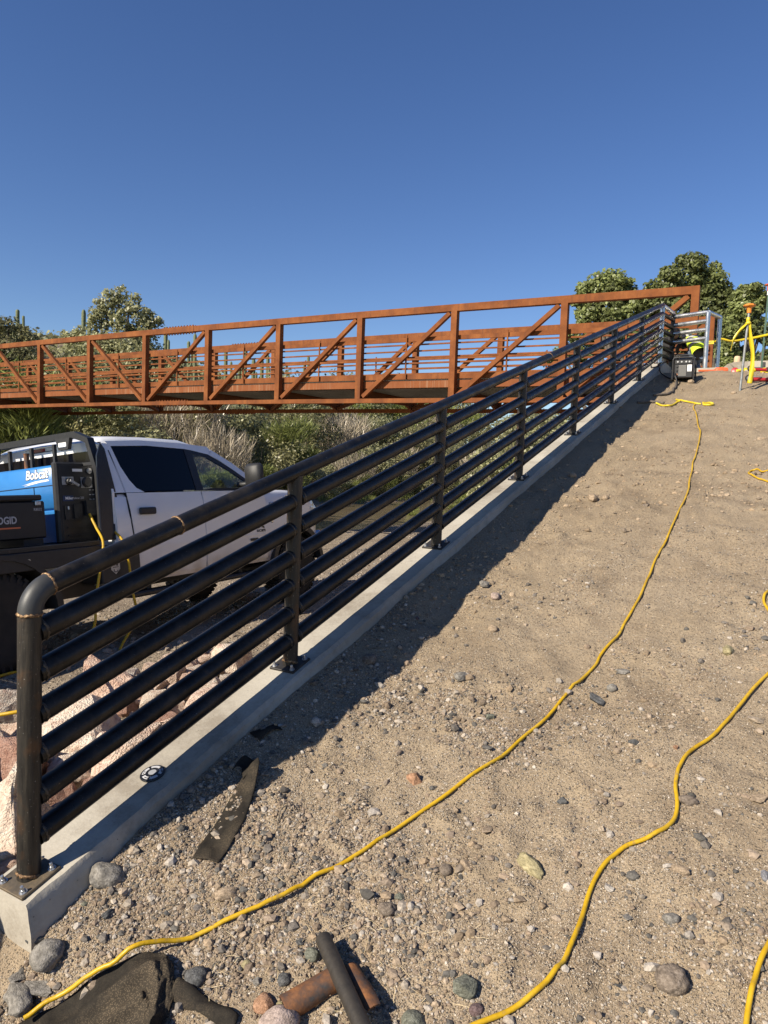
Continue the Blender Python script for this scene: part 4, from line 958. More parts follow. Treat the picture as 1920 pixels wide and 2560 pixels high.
big=[(-.55,.25,.30),(-.62,1.05,.34),(-.50,1.62,.25),(-1.22,1.12,.33),(-1.15,.35,.25),(-1.75,1.75,.30),(-.42,2.25,.26),(-.95,2.0,.27),(-.42,-.35,.30),(-.95,-.25,.26),(-1.5,2.75,.30),(-.75,2.95,.31),(-.40,3.6,.28),(-1.3,3.7,.33),(-.6,4.35,.32),(-1.6,.75,.26),(-2.0,1.25,.2)]
for x,y,s in big: try_rip(x,y,s)
for i in range(2600):
    y=rr.uniform(-1.0,6.0); e=float(zc(max(y,.2)))
    x=-rr.uniform(.24,min(2.35,1.55+e*.6) if y<3 else min(2.0,.5+e*.8)); s=rr.choice([.10,.13,.16,.20,.24],p=[.36,.28,.20,.11,.05])
    if y<-.2 and x<-1.6: continue
    try_rip(x,y,s)
for k_,(x,y,s) in enumerate(((-.50,-.74,.58),(-1.55,-1.0,.48))): placed.append((x,y,s))  # two unseen boulders added to cast shade over the kerb end
def rip_label(s,x,y,c):
    size='big' if s>.24 else ('middling' if s>.15 else 'small')
    row='against the kerb' if x>-.62 else ('mid riprap' if x>-1.25 else 'at the riprap edge')
    px=project((x,y,.15))[0]
    bay='left of the railing end post' if px<40 else ('just right of the end post' if px<200 else ('below the first handrail weld' if px<380 else ('left of the second post' if px<720 else 'past the second post')))
    return f'{size} {c} granite rock {row}, {bay}'
for i,(x,y,s) in enumerate(placed):
    c=str(rr.choice(list(GRAN),p=[.27,.26,.17,.10,.12,.08]))
    o=bpy.data.objects.new('riprap_rock',rip_mesh(int(rr.integers(len(RIP))),c)); COL.objects.link(o)
    z=float(H(x,y)); o.location=(x,y,z+s*.28); o.rotation_euler=(rr.uniform(-.5,.5),rr.uniform(-.5,.5),rr.uniform(0,6.3))
    o.scale=(s*rr.uniform(.95,1.35),s*rr.uniform(.8,1.05),s*rr.uniform(.62,.9))
    tag(o,rip_label(s,x,y,c) if i<len(placed)-2 else f'{c} granite boulder added outside the picture to shade the kerb end','rock','granite rocks in the riprap pile')
# single stones lying on the ramp
STM={}
def stone_mesh(sh,col,i):
    k=(sh,col,i%3)
    if k not in STM:
        me=round_stone(300+i*7,4,.16) if sh=='round' else (round_stone(500+i*5,4,.24) if sh=='long' else hull_rock(700+i*3,14,2,.05,.07))
        me.materials.append(M['st_'+col]); STM[k]=me
        if sh in('ang','flat'): 
            me.polygons.foreach_set('use_smooth',np.zeros(len(me.polygons),bool))
    return STM[k]
SHN=dict(round='rounded',long='elongated',flat='flat',ang='angular'); LOCX=lambda x,y: 'in the shadow of the kerb' if x<.3 else ('on the gravel left of the long yellow hose' if y>.9 and x<1.2 else ('on the gravel in the foreground' if y<.9 else 'on the sand right of the long yellow hose'))
for i,(x,y,w,c,sh,lb) in enumerate(STONES):
    o=bpy.data.objects.new('cobble' if w>.07 else 'stone',stone_mesh(sh,c,i)); COL.objects.link(o)
    sx,sy,sz=dict(round=(.5,.46,.36),long=(.56,.30,.26),flat=(.54,.40,.17),ang=(.50,.40,.34))[sh]
    o.scale=(w*sx,w*sy,w*sz); z=float(H(x,y)); o.location=(x,y,z+w*sz*(.30 if y>-.02 else .8)); o.rotation_euler=(rr.uniform(-.2,.2),rr.uniform(-.2,.2),rr.uniform(0,6.3))
    if lb and 'yellow-green' in lb: o.rotation_euler=(.05,.1,-.9+rad(30))
    if lb: tag(o,lb,'stone')
    else:
        t=f'small {SHN[sh]} {c} stone {LOCX(x,y)}'; tag(o,t,'stone',t.replace('stone','stones'))
# loose gravel: real pebbles joined into sheets of ground cover
def pebble_field(name,label,xy,size,cols,sink=.35,flat=(.5,.85),tiny=False):
    n=len(xy); r=np.random.default_rng(n)
    ph=(1+5**.5)/2; base=np.array([(-1,ph,0),(1,ph,0),(-1,-ph,0),(1,-ph,0),(0,-1,ph),(0,1,ph),(0,-1,-ph),(0,1,-ph),(ph,0,-1),(ph,0,1),(-ph,0,-1),(-ph,0,1)],float); base/=np.linalg.norm(base[0])
    F=np.array([(0,11,5),(0,5,1),(0,1,7),(0,7,10),(0,10,11),(1,5,9),(5,11,4),(11,10,2),(10,7,6),(7,1,8),(3,9,4),(3,4,2),(3,2,6),(3,6,8),(3,8,9),(4,9,5),(2,4,11),(6,2,10),(8,6,7),(9,8,1)])
    if tiny:
        base=np.array([(1,0,0),(0,1,0),(-1,0,0),(0,-1,0),(0,0,1),(0,0,-1)],float); F=np.array([(0,1,4),(1,2,4),(2,3,4),(3,0,4),(1,0,5),(2,1,5),(3,2,5),(0,3,5)])
    nb=len(base)
    V=base[None]*r.uniform(.72,1.18,(n,nb,1)); s=np.stack([r.uniform(.75,1.25,n),r.uniform(.6,.95,n),r.uniform(*flat,n)],1); V=V*s[:,None,:]
    a=r.uniform(0,2*np.pi,n); ca,sa=np.cos(a),np.sin(a); t=r.normal(0,.25,n); ct,st=np.cos(t),np.sin(t)
    x,yv,z=V[...,0],V[...,1],V[...,2]; yv,z=yv*ct[:,None]-z*st[:,None],yv*st[:,None]+z*ct[:,None]
    x,yv=x*ca[:,None]-yv*sa[:,None],x*sa[:,None]+yv*ca[:,None]
    half=size[:,None]/2; zz=H(xy[:,0],xy[:,1])
    P=np.stack([x*half+xy[:,0:1],yv*half+xy[:,1:2],z*half+(zz+size*.5*(.55-sink))[:,None]],-1).reshape(-1,3)
    FF=(F[None]+nb*np.arange(n)[:,None,None]).reshape(-1,3)
    me=bpy.data.meshes.new(name); me.vertices.add(len(P)); me.vertices.foreach_set('co',P.ravel())
    me.loops.add(FF.size); me.loops.foreach_set('vertex_index',FF.ravel().astype(np.int32)); me.polygons.add(len(FF))
    me.polygons.foreach_set('loop_start',np.arange(0,FF.size,3,dtype=np.int32)); me.polygons.foreach_set('loop_total',np.full(len(FF),3,np.int32)); me.update()
    ci=r.integers(0,len(cols),n); c=np.array(cols)[ci]*r.uniform(.48,.86,(n,1)); c=np.clip(c,0,1)
    at=me.color_attributes.new('stone_colour','FLOAT_COLOR','POINT'); at.data.foreach_set('color',np.repeat(np.concatenate([c,np.ones((n,1))],1),nb,axis=0).ravel())
    me.materials.append(M['pebble']); me.polygons.foreach_set('use_smooth',np.ones(len(me.polygons),bool) if False else np.zeros(len(me.polygons),bool))
    return tag(link_mesh(name,me),label,'gravel',None,'stuff')
pm=bpy.data.materials.new('pebble'); pm.use_nodes=True; _p=pm.node_tree; _b=_p.nodes['Principled BSDF']; _b.inputs['Roughness'].default_value=.85; _b.inputs['Specular IOR Level'].default_value=.25
_at=_p.nodes.new('ShaderNodeAttribute'); _at.attribute_name='stone_colour'; _no=_p.nodes.new('ShaderNodeTexNoise'); _no.inputs['Scale'].default_value=160; _g=_p.nodes.new('ShaderNodeNewGeometry'); _p.links.new(_g.outputs['Position'],_no.inputs['Vector'])
_c=ramp(_p,_no.outputs['Fac'],[(.3,.72),(.7,1.2)]); _p.links.new(mixrgb(_p,1.0,_at.outputs['Color'],_c,'MULTIPLY'),_b.inputs['Base Color']); M['pebble']=pm
def scatter(n,x0,x1,y0,y1,dens,seed):
    r=np.random.default_rng(seed); out=[]
    while sum(len(o) for o in out)<n:
        q=np.stack([r.uniform(x0,x1,n*2),r.uniform(y0,y1,n*2)],1); out.append(q[r.uniform(0,1,len(q))<dens(q[:,0],q[:,1])])
    return np.concatenate(out)[:n]
def dn(x,y):
    cl=np.clip(.32+1.5*vnoise(x*1.7,y*1.7,61)+.9*vnoise(x*4.5,y*4.5,62),0,1)
    cl=np.clip(cl+.10*np.exp(-np.clip(y-1.0,0,9)/.8),0,1); near=np.exp(-np.clip(y-.7,0,9)/1.3); edge=np.exp(-np.clip(x-.15,0,9)/.25)*.6
    return np.clip(cl*(near*.9+.10)+edge*near*.6,0,1)
PC=[(.40,.31,.22),(.45,.36,.27),(.33,.25,.18),(.50,.43,.35),(.21,.185,.16),(.15,.14,.125),(.40,.30,.20),(.55,.49,.42),(.36,.28,.21)]
def dn0(x,y): return np.clip(np.clip(.72+1.0*vnoise(x*2.1,y*2.1,65)+.6*vnoise(x*6,y*6,68),.22,1)*np.exp(-np.clip(y-.9,0,9)/1.3),0,1)
r_=np.random.default_rng(4); xy=scatter(150000,.145,2.9,-.5,4.4,dn0,75)
pebble_field('sand_grains','coarse sand grains and chips covering the lower ramp',xy,np.clip(r_.lognormal(math.log(.0062),.28,len(xy)),.0035,.011),[(.44,.35,.25),(.50,.41,.30),(.38,.29,.20),(.56,.48,.38),(.30,.25,.20),(.46,.36,.25),(.62,.55,.45)],tiny=True)
xy=scatter(62000,.145,3.3,-.45,4.6,dn,71); r_=np.random.default_rng(3)
pebble_field('fine_gravel','fine tan and grey gravel strewn over the ramp',xy,np.clip(r_.lognormal(math.log(.0085),.38,len(xy)),.004,.022),PC)
xy=scatter(6000,.15,3.0,-.45,3.4,lambda x,y:np.clip(dn(x,y)+.04*np.exp(-np.clip(y-.8,0,9)/1.0),0,1),72)
pebble_field('pebbles','grey and tan pebbles scattered over the lower ramp',xy,np.clip(r_.lognormal(math.log(.020),.42,len(xy)),.011,.055),PC)
xy=scatter(9000,.15,4.5,2.5,12.8,lambda x,y:np.clip(.35+1.2*vnoise(x*.9,y*.9,63),0,1)*np.exp(-(y-2.5)/7),73)
pebble_field('clods','small clods and stones on the upper slope',xy,np.clip(r_.lognormal(math.log(.019),.45,len(xy)),.008,.06),[(.44,.33,.22),(.40,.30,.20),(.48,.37,.26),(.34,.27,.20)],sink=.5)
def dwash(x,y): return np.clip(.4+1.4*vnoise(x*.5,y*.5,64),0,1)
xy=scatter(16000,-11.5,-.4,-1,26,lambda x,y:dwash(x,y)*np.exp(-np.clip(y,0,30)/12),74)
pebble_field('wash_gravel','gravel over the floor of the wash around the pickup',xy,np.clip(r_.lognormal(math.log(.035),.5,len(xy)),.012,.14),[(.36,.30,.24),(.30,.25,.20),(.42,.35,.28),(.25,.23,.21),(.45,.39,.32)],sink=.45)
# ------------------------------------------------------------------ hoses and cables
def ground_line(pts,r,lift=0,n=6):
    P=catmull([(x,y,0) for x,y in pts],n); out=[]
    for p in P:
        hs=[float(H(p.x+dx,p.y+dy)) for dx,dy in((0,0),(.01,.01),(-.01,.01))]; out.append(Vector((p.x,p.y,max(hs)+r*.85+lift)))
    for _ in range(3):
        out=[out[0]]+[(a+b*2+c)/4 for a,b,c in zip(out[:-2],out[1:-1],out[2:])]+[out[-1]]
    for p in out: p.z=max(p.z,float(H(p.x,p.y))+r*.6+lift)
    return out
HR=.0082
def hose(name,pts,r,label,mt='hose',cat='hose',group=None,z=None,lift=0,n=6):
    m=MB(); m.tube(ground_line(pts,r,lift,n) if z is None else pts,r,10); o=m.build(name,M[mt],smooth=True,angle=80); return tag(o,label,cat,group)
L=ground_line(HOSE_LONG,HR)
for p in L:
    if p.y<1.0: p.z=max(p.z,float(H(p.x,p.y))+HR+ .020*math.exp(-((p.y-.42)/.16)**2)+ .052*float(sstep(.22,-.02,p.y)))
m=MB(); m.tube(L,HR,12); tag(m.build('hose',M['hose'],smooth=True,angle=80),'long yellow hose running from the lower left up the middle of the slope','hose')
hose('hose',HOSE_CURL,HR,'yellow hose snaking in an S bend across the right foreground')
hose('hose',HOSE_EDGE,HR,'yellow hose piece at the lower right corner')
hose('hose',LOOP_LOW,HR,'loop of yellow hose just entering at the right edge halfway up the sand')
hose('hose',LOOP_HIGH,HR,'small loop of yellow hose at the right edge high on the slope')
hose('cord',CORD_YELLOW,.013,'yellow extension cord end lying in a hook near the top of the slope',cat='cord',mt='cord')
hose('cord',CORD_LOOP,.016,'doubled bright yellow cord loop beside the stone near the top of the slope',cat='cord',mt='cord')
hose('cable',CABLE_GREY,.018,'dusty grey cable curving down from the black welding box',cat='cable',mt='cable')
hose('cable',[(.30,9.36),(.42,9.44),(.55,9.47),(.66,9.45)],.017,'pair of dark cable ends in the kerb shadow beside the yellow cord',cat='cable',mt='cable')
# leads hanging from the generator
def tw(t,l,h): return TM@Vector((t,l,h))
o1=[tw(-.335,.205,1.245),tw(-.36,.10,1.12),tw(-.42,-.05,.98),tw(-.50,-.10,.80),tw(-.60,-.12,.5),tw(-.7,-.14,.2)]
g1=[(-2.80,1.98),(-2.86,1.75),(-2.9,1.55),(-3.05,1.35),(-3.5,1.1)]
pts=o1+[Vector((x,y,float(H(x,y))+.012)) for x,y in g1]
m=MB(); m.tube(catmull(pts,8),.012,8); tag(m.build('lead',M['hose'],smooth=True,angle=80),'left yellow lead hanging from the generator panel to the ground','lead')
o2=[tw(-.235,.205,1.245),tw(-.21,.10,1.12),tw(-.19,-.04,.98),tw(-.175,-.08,.80),tw(-.16,-.09,.5),tw(-.15,-.10,.25)]
g2=[(-2.78,2.72,.02),(-2.30,2.30,.03),(-1.95,1.95,.16),(-1.68,1.62,.20),(-1.58,1.30,.17),(-1.66,1.05,.15),(-1.95,.85,.09),(-2.3,.70,.03)]
pts=o2+[Vector((x,y,max(float(H(x,y)),0)+dz)) for x,y,dz in g2]
m=MB(); m.tube(catmull(pts,8),.012,8); tag(m.build('lead',M['hose'],smooth=True,angle=80),'right yellow lead hanging from the generator and trailing over the riprap','lead')
# ------------------------------------------------------------------ things on the lower ramp
A=Matrix.Translation((.018,.572,zk(.572)+.002))@Matrix.Rotation(ang,4,'X')
A=Matrix.Translation((-.012,.60,zk(.60)+.002))@Matrix.Rotation(ang,4,'X')
gd=empty('grinding_disc',label='black grinding disc with a grey paper label lying on the kerb top',cat='grinding disc'); gd.matrix_world=A
m=MB(); m.lathe([(.055,.0),(.056,.004),(.054,.007),(.022,.009),(.0115,.004)],40); m.build('disc',M['black'],gd,smooth=True)
m=MB(); 
for a0,a1 in((.15,1.1),(1.35,2.5),(2.75,3.9),(4.2,5.0),(5.2,6.1)):
    n=8; ts=np.linspace(a0,a1,n); vs=[(.031*math.cos(t),.031*math.sin(t),.0102) for t in ts]+[(.046*math.cos(t),.046*math.sin(t),.0086) for t in ts]
    m.add(vs,[(i,i+1,n+i+1,n+i) for i in range(n-1)])
m.build('label_ring',M['grey_print'],gd,fix=False)
m=MB(); m.lathe([(.017,.009),(.018,.0105),(.010,.0108)],24); m.build('hub',M['silver'],gd,smooth=True)
for k,(tx,a) in enumerate((('MAX 13300',-.6),('4-1/2',2.0),('METAL',3.3))):
    Mx=Matrix.Rotation(a,4,'Z')@Matrix.Translation((0,.0385,.0105)); text_obj('disc_lettering',tx,.010,Mx,M['black_print'],gd,.0003)
# geotextile
def cloth(name,label,nx,ny,f,thick=.0025,mt='fabric'):
    vs=[f(i/(nx-1),j/(ny-1)) for j in range(ny) for i in range(nx)]
    m=MB(); m.add(vs,[(j*nx+i,j*nx+i+1,(j+1)*nx+i+1,(j+1)*nx+i) for j in range(ny-1) for i in range(nx-1)])
    o=m.build(name,M[mt],smooth=True,angle=180); s=o.modifiers.new('thickness','SOLIDIFY'); s.thickness=thick; s.offset=0; return tag(o,label,'fabric')
def big_fold(u,v):
    # u along the hose from lower left to upper right, v towards the camera
    E_=[Vector(q) for q in((.30,-.24,0),(.46,-.075,0),(.615,.055,0),(.69,.055,0),(.76,.0,0),(.80,-.08,0))]; q=u*5; i_=min(int(q),4); a=E_[i_].lerp(E_[i_+1],q-i_); d=Vector((.20,-.36,0)); w=1.0
    p=a+d*v*w+Vector((.03*math.sin(v*5+u*3),.02*math.sin(u*7),0))
    e=min(1,.35+min(u,1-u)*6,.35+min(v+.04,1-v)*5); e=max(0,e)
    z=float(H(p.x,p.y)); z+= e*(.006+.034*math.exp(-((v-.18-.10*u)/.065)**2)+.028*math.exp(-((v-.48+.2*u)/.06)**2)+.016*math.exp(-((v-.75-.1*math.sin(u*5))/.04)**2)+.018*float(vnoise([u*6.],[v*4.],91)[0])+.014*abs(float(vnoise([u*15.+v*4],[v*11.],92)[0]))+.006*float(vnoise([u*40.],[v*40.],93)[0])+.022*math.exp(-((u-.5)/.16)**2-((v-.1)/.2)**2)); p.z=z+.016
    return p
cloth('geotextile',"dusty black geotextile sheet folded under the hose at the lower left",110,80,big_fold)
def tongue(u,v):
    p=Vector((.755,.03,0)).lerp(Vector((1.03,.005,0)),u)+Vector((.02,-.06,0))*v*(1-.3*u)
    p.z=float(H(p.x,p.y))+.012+.014*math.sin(math.pi*min(1,max(0,v)))*(1-.5*u)+.006*math.sin(u*9+v*3); return p
cloth('geotextile','narrow rolled strip of black fabric pointing at the rusty pipe offcut',22,10,tongue)
def strip(u,v):
    c=[Vector((.478,.425,0)),Vector((.455,.52,0)),Vector((.43,.62,0)),Vector((.405,.71,0)),Vector((.385,.80,0)),Vector((.33,.845,0)),Vector((.27,.83,0))]
    t=u*(len(c)-1); i=min(int(t),len(c)-2); p=c[i].lerp(c[i+1],t-i); d=(c[i+1]-c[i]).normalized(); n=Vector((d.y,-d.x,0))
    w=.115*(1-.35*u)+.02*math.sin(u*6)
    p=p+n*(v-.5)*w
    lift=.085*math.exp(-((u-.70)/.11)**2)*(.4+.6*v)+.045*math.exp(-((u-.93)/.1)**2)+.004*math.sin(u*17+v*5)
    cover=-.012*math.exp(-((u-.46)/.16)**2)*(1.0 if v<.6 else .1)
    p.z=float(H(p.x,p.y))+.013+lift+cover; return p
cloth('geotextile','torn strip of black fabric half buried beside the kerb shadow',46,14,strip)
def flap(u,v):
    p=Vector((.19,1.05,0)).lerp(Vector((.25,1.17,0)),u)+Vector((.09,-.03,0))*(v-.5)*(1-.5*u)
    p.z=float(H(p.x,p.y))+.004+.022*math.sin(math.pi*u)*v; return p
cloth('geotextile','small black fabric flap sticking out of the sand inside the railing shadow',14,8,flap)
# pipes
def gz(x,y,d=0): return Vector((x,y,float(H(x,y))+d))
m=MB(); a=gz(1.128,.305,.052); b=gz(1.62,-.055,.075); m.tube([a,a.lerp(b,.5),b],.0265,24); m.build('cut_pipe',M['dark_pipe'],smooth=True,angle=60); tag(bpy.data.objects['cut_pipe'],'dark cut length of steel pipe lying across the rusty offcuts at the bottom edge','pipe')
def half_pipe(name,a,b,r0,r1,tilt,arc,label,sag=0):
    m=MB(); d=(b-a).normalized(); up=Vector((0,0,1)); s=d.cross(up).normalized(); u=s.cross(d); n=18;k=14; vs=[]
    for ri,ro in((r0,r0-.004),):
        for j in range(k):
            t=j/(k-1); w=arc*(.62+.38*math.cos(t*2.4)) if sag else arc
            for q in(r0,r0-.0045):
                for i in range(n):
                    an=tilt-w/2+w*i/(n-1); p=a.lerp(b,t)+(s*math.sin(an)+u*math.cos(an))*(q*(1+(r1-1)*t)); vs.append(p)
    fs=[]; row=2*n
    for j in range(k-1):
        for i in range(n-1):
            fs.append((j*row+i,j*row+i+1,(j+1)*row+i+1,(j+1)*row+i)); fs.append((j*row+n+i,(j+1)*row+n+i,(j+1)*row+n+i+1,j*row+n+i+1))
        for i in(0,n-1): fs.append((j*row+i,(j+1)*row+i,(j+1)*row+n+i,j*row+n+i))
    for j in(0,k-1):
        for i in range(n-1): fs.append((j*row+i,j*row+n+i,j*row+n+i+1,j*row+i+1))
    m.add(vs,fs); return tag(m.build(name,M['rust_pipe'],smooth=True,angle=45),label,'pipe')
half_pipe('pipe_offcut',gz(1.14,.085,.012),gz(1.235,.235,.026),.040,.9,.5,3.3,'rusty half pipe offcut with a flame cut end lying left of the dark pipe')
half_pipe('pipe_offcut',gz(1.252,.270,.022),gz(1.40,.185,.02),.034,1.35,.15,3.0,'rusty saddle cut pipe offcut lying right of the dark pipe',1)
# dry straws and twigs on the gravel
def twig(pts,r,label):
    m=MB(); P=[gz(x,y,r*.7+dz) for x,y,dz in pts]; m.tube(catmull(P,5),r,5); return tag(m.build('twig',M['leaf_dry'],smooth=True),label,'twig')
twig([(.455,.175,.0),(.49,.215,.01),(.52,.24,.002)],.0018,'reddish twig lying on the gravel above the long hose')
twig([(.615,.70,.004),(.60,.745,.018),(.607,.78,.004)],.003,'bent twig sticking up beside the torn fabric strip')
twig([(.24,2.0,.0),(.31,2.06,.004)],.003,'pale straw lying across the edge of the railing shadow')
rs=np.random.default_rng(17); m=MB()
for i in range(150):
    x,y=rs.uniform(.62,1.6),rs.uniform(-.02,.55); a=rs.uniform(0,6.3); l=rs.uniform(.02,.07); p=gz(x,y,.004); q=gz(x+l*math.cos(a),y+l*math.sin(a),rs.uniform(.003,.014)); c=(p+q)/2+Vector((0,0,rs.uniform(0,.01)))
    m.tube([p,c,q],.0007,3,False)
tag(m.build('straw',M['straw'] if 'straw' in M else mat('straw',[(.55,.43,.25),(.65,.53,.33)],9,.8),fix=False),'dry straw scattered on the gravel around the pipes','straw',None,'stuff')
# ------------------------------------------------------------------ things at the head of the slope
bx=empty('welding_box',(.63,11.5,float(H(.63,11.5))+.002),(0,0,rad(3)),label='black portable welding box with carry frame standing on the dirt by the kerb',cat='welding machine')
m=MB(); m.box(-.145,.145,-.20,.20,.03,.335,.012); m.build('case',M['black'],bx)
m=MB(); m.box(-.135,.135,-.215,-.199,.26,.325,.004); m.build('control_strip',M['plastic'],bx)
m=MB(); 
for x in(-.09,-.03,.04,.09): m.lathe([(.014,0),(.014,.012)],10,Matrix.Translation((x,-.215,.293))@Matrix.Rotation(rad(90),4,'X'))
m.build('dials',M['silver'],bx,smooth=True)
for j in range(11):
    m=MB(); m.box(-.075,.045,-.206,-.200,.065+j*.0165,.072+j*.0165); m.build('louvre',M['grey_tool'],bx)
m=MB(); m.box(.06,.128,-.204,-.2005,.135,.245); lb=m.build('paper_label',M['paper'],bx)
m=MB(); 
for z,w in((.225,.03),(.205,.02),(.19,.05),(.175,.045),(.155,.05)): m.box(.094-w/2,.094+w/2,-.2048,-.2042,z-.002,z+.002)
m.build('label_print',M['grey_print'],lb)
for z in(.225,.165): 
    m=MB(); m.lathe([(.02,0),(.02,.014)],12,Matrix.Translation((-.10,-.2,z))@Matrix.Rotation(rad(90),4,'X')); m.build('socket',M['plastic'],bx,smooth=True)
m=MB(); m.lathe([(.018,0),(.018,.012)],12,Matrix.Translation((-.10,-.2,.085))@Matrix.Rotation(rad(90),4,'X')); m.build('socket',M['copper'],bx,smooth=True)
for y in(-.205,.20):
    m=MB(); m.tube(catmull([(-.165,y,.0),(-.165,y,.30),(-.155,y,.345),(-.12,y,.365),(.12,y,.365),(.155,y,.345),(.165,y,.30),(.165,y,.0)],5),.013,8); m.build('carry_frame',M['plastic'],bx,smooth=True)
m=MB(); 
for x in(-.165,.165): m.tube([(x,-.205,.013),(x,.20,.013)],.012,8)
m.build('base_bar',M['plastic'],bx,smooth=True)
m=MB(); m.tube(catmull([(-.135,-.06,.36),(-.13,-.06,.41),(-.10,-.06,.425),(.10,-.06,.425),(.13,-.06,.41),(.135,-.06,.36)],5),.012,8); m.build('handle',M['plastic'],bx,smooth=True)
b0=Vector((.63,11.5,0)); 
m=MB(); z0=float(H(.55,11.2)); m.tube(catmull([(.53,11.28,z0+.18),(.535,11.20,z0+.15),(.57,11.15,z0+.05),(.60,11.10,float(H(.6,11.1))+.015)],6),.012,8); tag(m.build('cable',M['black'],smooth=True),'black lead plugged into the front of the welding box','cable')
m=MB(); pts=[(.10,13.0,3.885),(.02,12.6,zk(12.6)+.012),(.10,12.3,zk(12.3)+.012),(.16,12.0,float(H(.2,12))+.06),(.28,11.75,float(H(.28,11.75))+.02),(.42,11.62,float(H(.42,11.62))+.02),(.48,11.7,float(H(.48,11.7))+.05)]; m.tube(catmull(pts,6),.012,8); tag(m.build('cable',M['black'],smooth=True),'black welding cable looped over the top end of the kerb','cable')
m=MB(); pts=[(-.09,12.5,zk(12.5)+.012),(-.02,12.2,zk(12.2)+.012),(.06,12.45,zk(12.45)+.012),(.02,12.75,zk(12.75)+.012),(.09,13.0,3.882)]; m.tube(catmull(pts,6),.009,8); tag(m.build('cable',M['black'],smooth=True),'thin black cable squiggle on the sunlit kerb top','cable')
# stake with an orange safety cap and knotted tape
sk=empty('stake',(1.56,10.57,float(H(1.56,10.57))),label='grey steel stake with an orange safety cap and yellow tape knotted round it',cat='stake')
lean=Vector((.055,.0,0)); hS=1.20
m=MB(); m.tube([(0,0,-.1),lean*1.0+Vector((0,0,hS))],.019,10); m.build('rod',M['stake'],sk,smooth=True)
m=MB(); A=Matrix.Translation(lean+Vector((0,0,hS-.02))); m.lathe([(.032,-.02),(.036,.06),(.045,.075)],14,A); m.lathe([(.075,.075),(.085,.085),(.085,.10),(.06,.112)],8,A); m.build('safety_cap',M['orange_cap'],sk,smooth=True,angle=30)
def ribbon(name,pts,w,par=None,side=None,twist=None):
    P=catmull(pts,7); m=MB(); vs=[]
    for i,p in enumerate(P):
        d=(P[min(i+1,len(P)-1)]-P[max(i-1,0)]).normalized(); s=Vector(side) if side else Vector((0,0,1)); s=(s-d*s.dot(d)).normalized()
        if twist: s=Matrix.Rotation(twist(i/(len(P)-1)),3,d)@s
        vs+=[p-s*w/2,p+s*w/2]
    m.add(vs,[(2*i,2*i+1,2*i+3,2*i+2) for i in range(len(P)-1)]); o=m.build(name,M['tape'],par,smooth=True,angle=180); sd=o.modifiers.new('thickness','SOLIDIFY'); sd.thickness=.0012; sd.offset=0; return o
RTV=Vector((math.cos(_yaw),math.sin(_yaw),0))
kn_=Vector((.05,-.0,1.06))
m=MB(); m.ball(kn_,.030,.030,.05,10,7); m.ball(kn_+Vector((.005,-.01,-.05)),.042,.034,.028,10,7)
kk=m.build('tape_knot',M['tape'],sk,smooth=True)
ribbon('tape_tail',[kn_+Vector((0,-.02,-.04)),kn_-RTV*.10+Vector((0,-.02,-.15)),kn_-RTV*.19+Vector((0,0,-.28)),kn_-RTV*.235+Vector((0,.01,-.47))],.036,sk,side=RTV,twist=lambda t:.9-1.6*t+.3*math.sin(t*13))
ribbon('tape_tail',[kn_+Vector((.01,-.01,-.05)),kn_+RTV*.05+Vector((0,0,-.25)),kn_+RTV*.10+Vector((0,.01,-.50)),kn_+RTV*.105+Vector((0,0,-.80)),kn_+RTV*.085+Vector((0,0,-.95))],.066,sk,side=RTV,twist=lambda t:.75+.45*math.sin(t*5)+.25*math.sin(t*14))
# caution tape from the bridge to the right
E1=Vector((BX0-.0+.085,BY+BW-.03,BZ+camber(0)+1.62))
TZ=4.72
# green fence post and the far kerb
tpx=Vector((1.62,15.0,3.68))
tp_=empty('fence_post',tpx,label='green steel fence post with a white tip and an orange cap at the right edge',cat='fence post')
m=MB(); ln=Vector((.045,0,1.97)); m.beam((0,0,0),ln,.034,.012,up=(0,1,0)); m.beam(Vector((0,.012,0)),ln+Vector((0,.012,0)),.010,.03,up=(0,1,0)); m.build('post',M['tpost'],tp_)
m=MB(); m.beam(ln*.91+Vector((0,.003,0)),ln*1.0+Vector((0,.003,.0)),.042,.046,up=(0,1,0)); m.build('white_tip',M['white_print'],tp_)
m=MB(); m.lathe([(.030,-.12),(.036,.0),(.075,.004),(.08,.02),(.04,.03)],12,Matrix.Translation(ln+Vector((0,0,.02)))); m.build('safety_cap',M['orange_red'],tp_,smooth=True,angle=30)
m=MB(); wy=17.4; P=[(.35,3.4),(.35,3.80),(.66,4.34),(.80,4.46),(.95,4.50),(9,4.55),(9,3.4)]; m.prism(P,wy,wy+.2,lambda x,z,d:(x,d,z)); tag(m.build('approach_kerb',M['concrete']),'pale concrete kerb with a ramped end beyond the stake at the top right','kerb')
m=MB(); m.lathe([(.075,0),(.078,.20),(.070,.26),(.05,.28)],14,Matrix.Translation((.965,17.85,4.42))); tag(m.build('wooden_bollard',M['wood'],smooth=True,angle=40),'short pale wooden post stub behind the far concrete kerb','bollard')
m=MB(); m.box(1.58,1.65,16.2,16.26,3.66,4.30,.01); tag(m.build('dark_post',M['plastic']),'short black post in front of the far kerb at the right edge','post')
tape=ribbon('caution_tape',[Vector((.50,17.06,4.93)),Vector((.70,16.5,4.90)),Vector((.98,15.8,4.72)),Vector((1.28,15.3,4.66)),Vector((1.65,14.97,4.66)),Vector((2.7,14.3,4.76))],.05,None,side=(0,0,1),twist=lambda t:.9*math.sin(t*17)*max(0,.6-t)+.25); tag(tape,'yellow caution tape stretched from the rusty bridge post past the stake','caution tape')
m=MB(); m.box(.41-.09,.41+.09,BY+BW-.0885,BY+BW+.0885,4.885,4.965); wr=m.build('tape_wrap',M['tape'],tape)
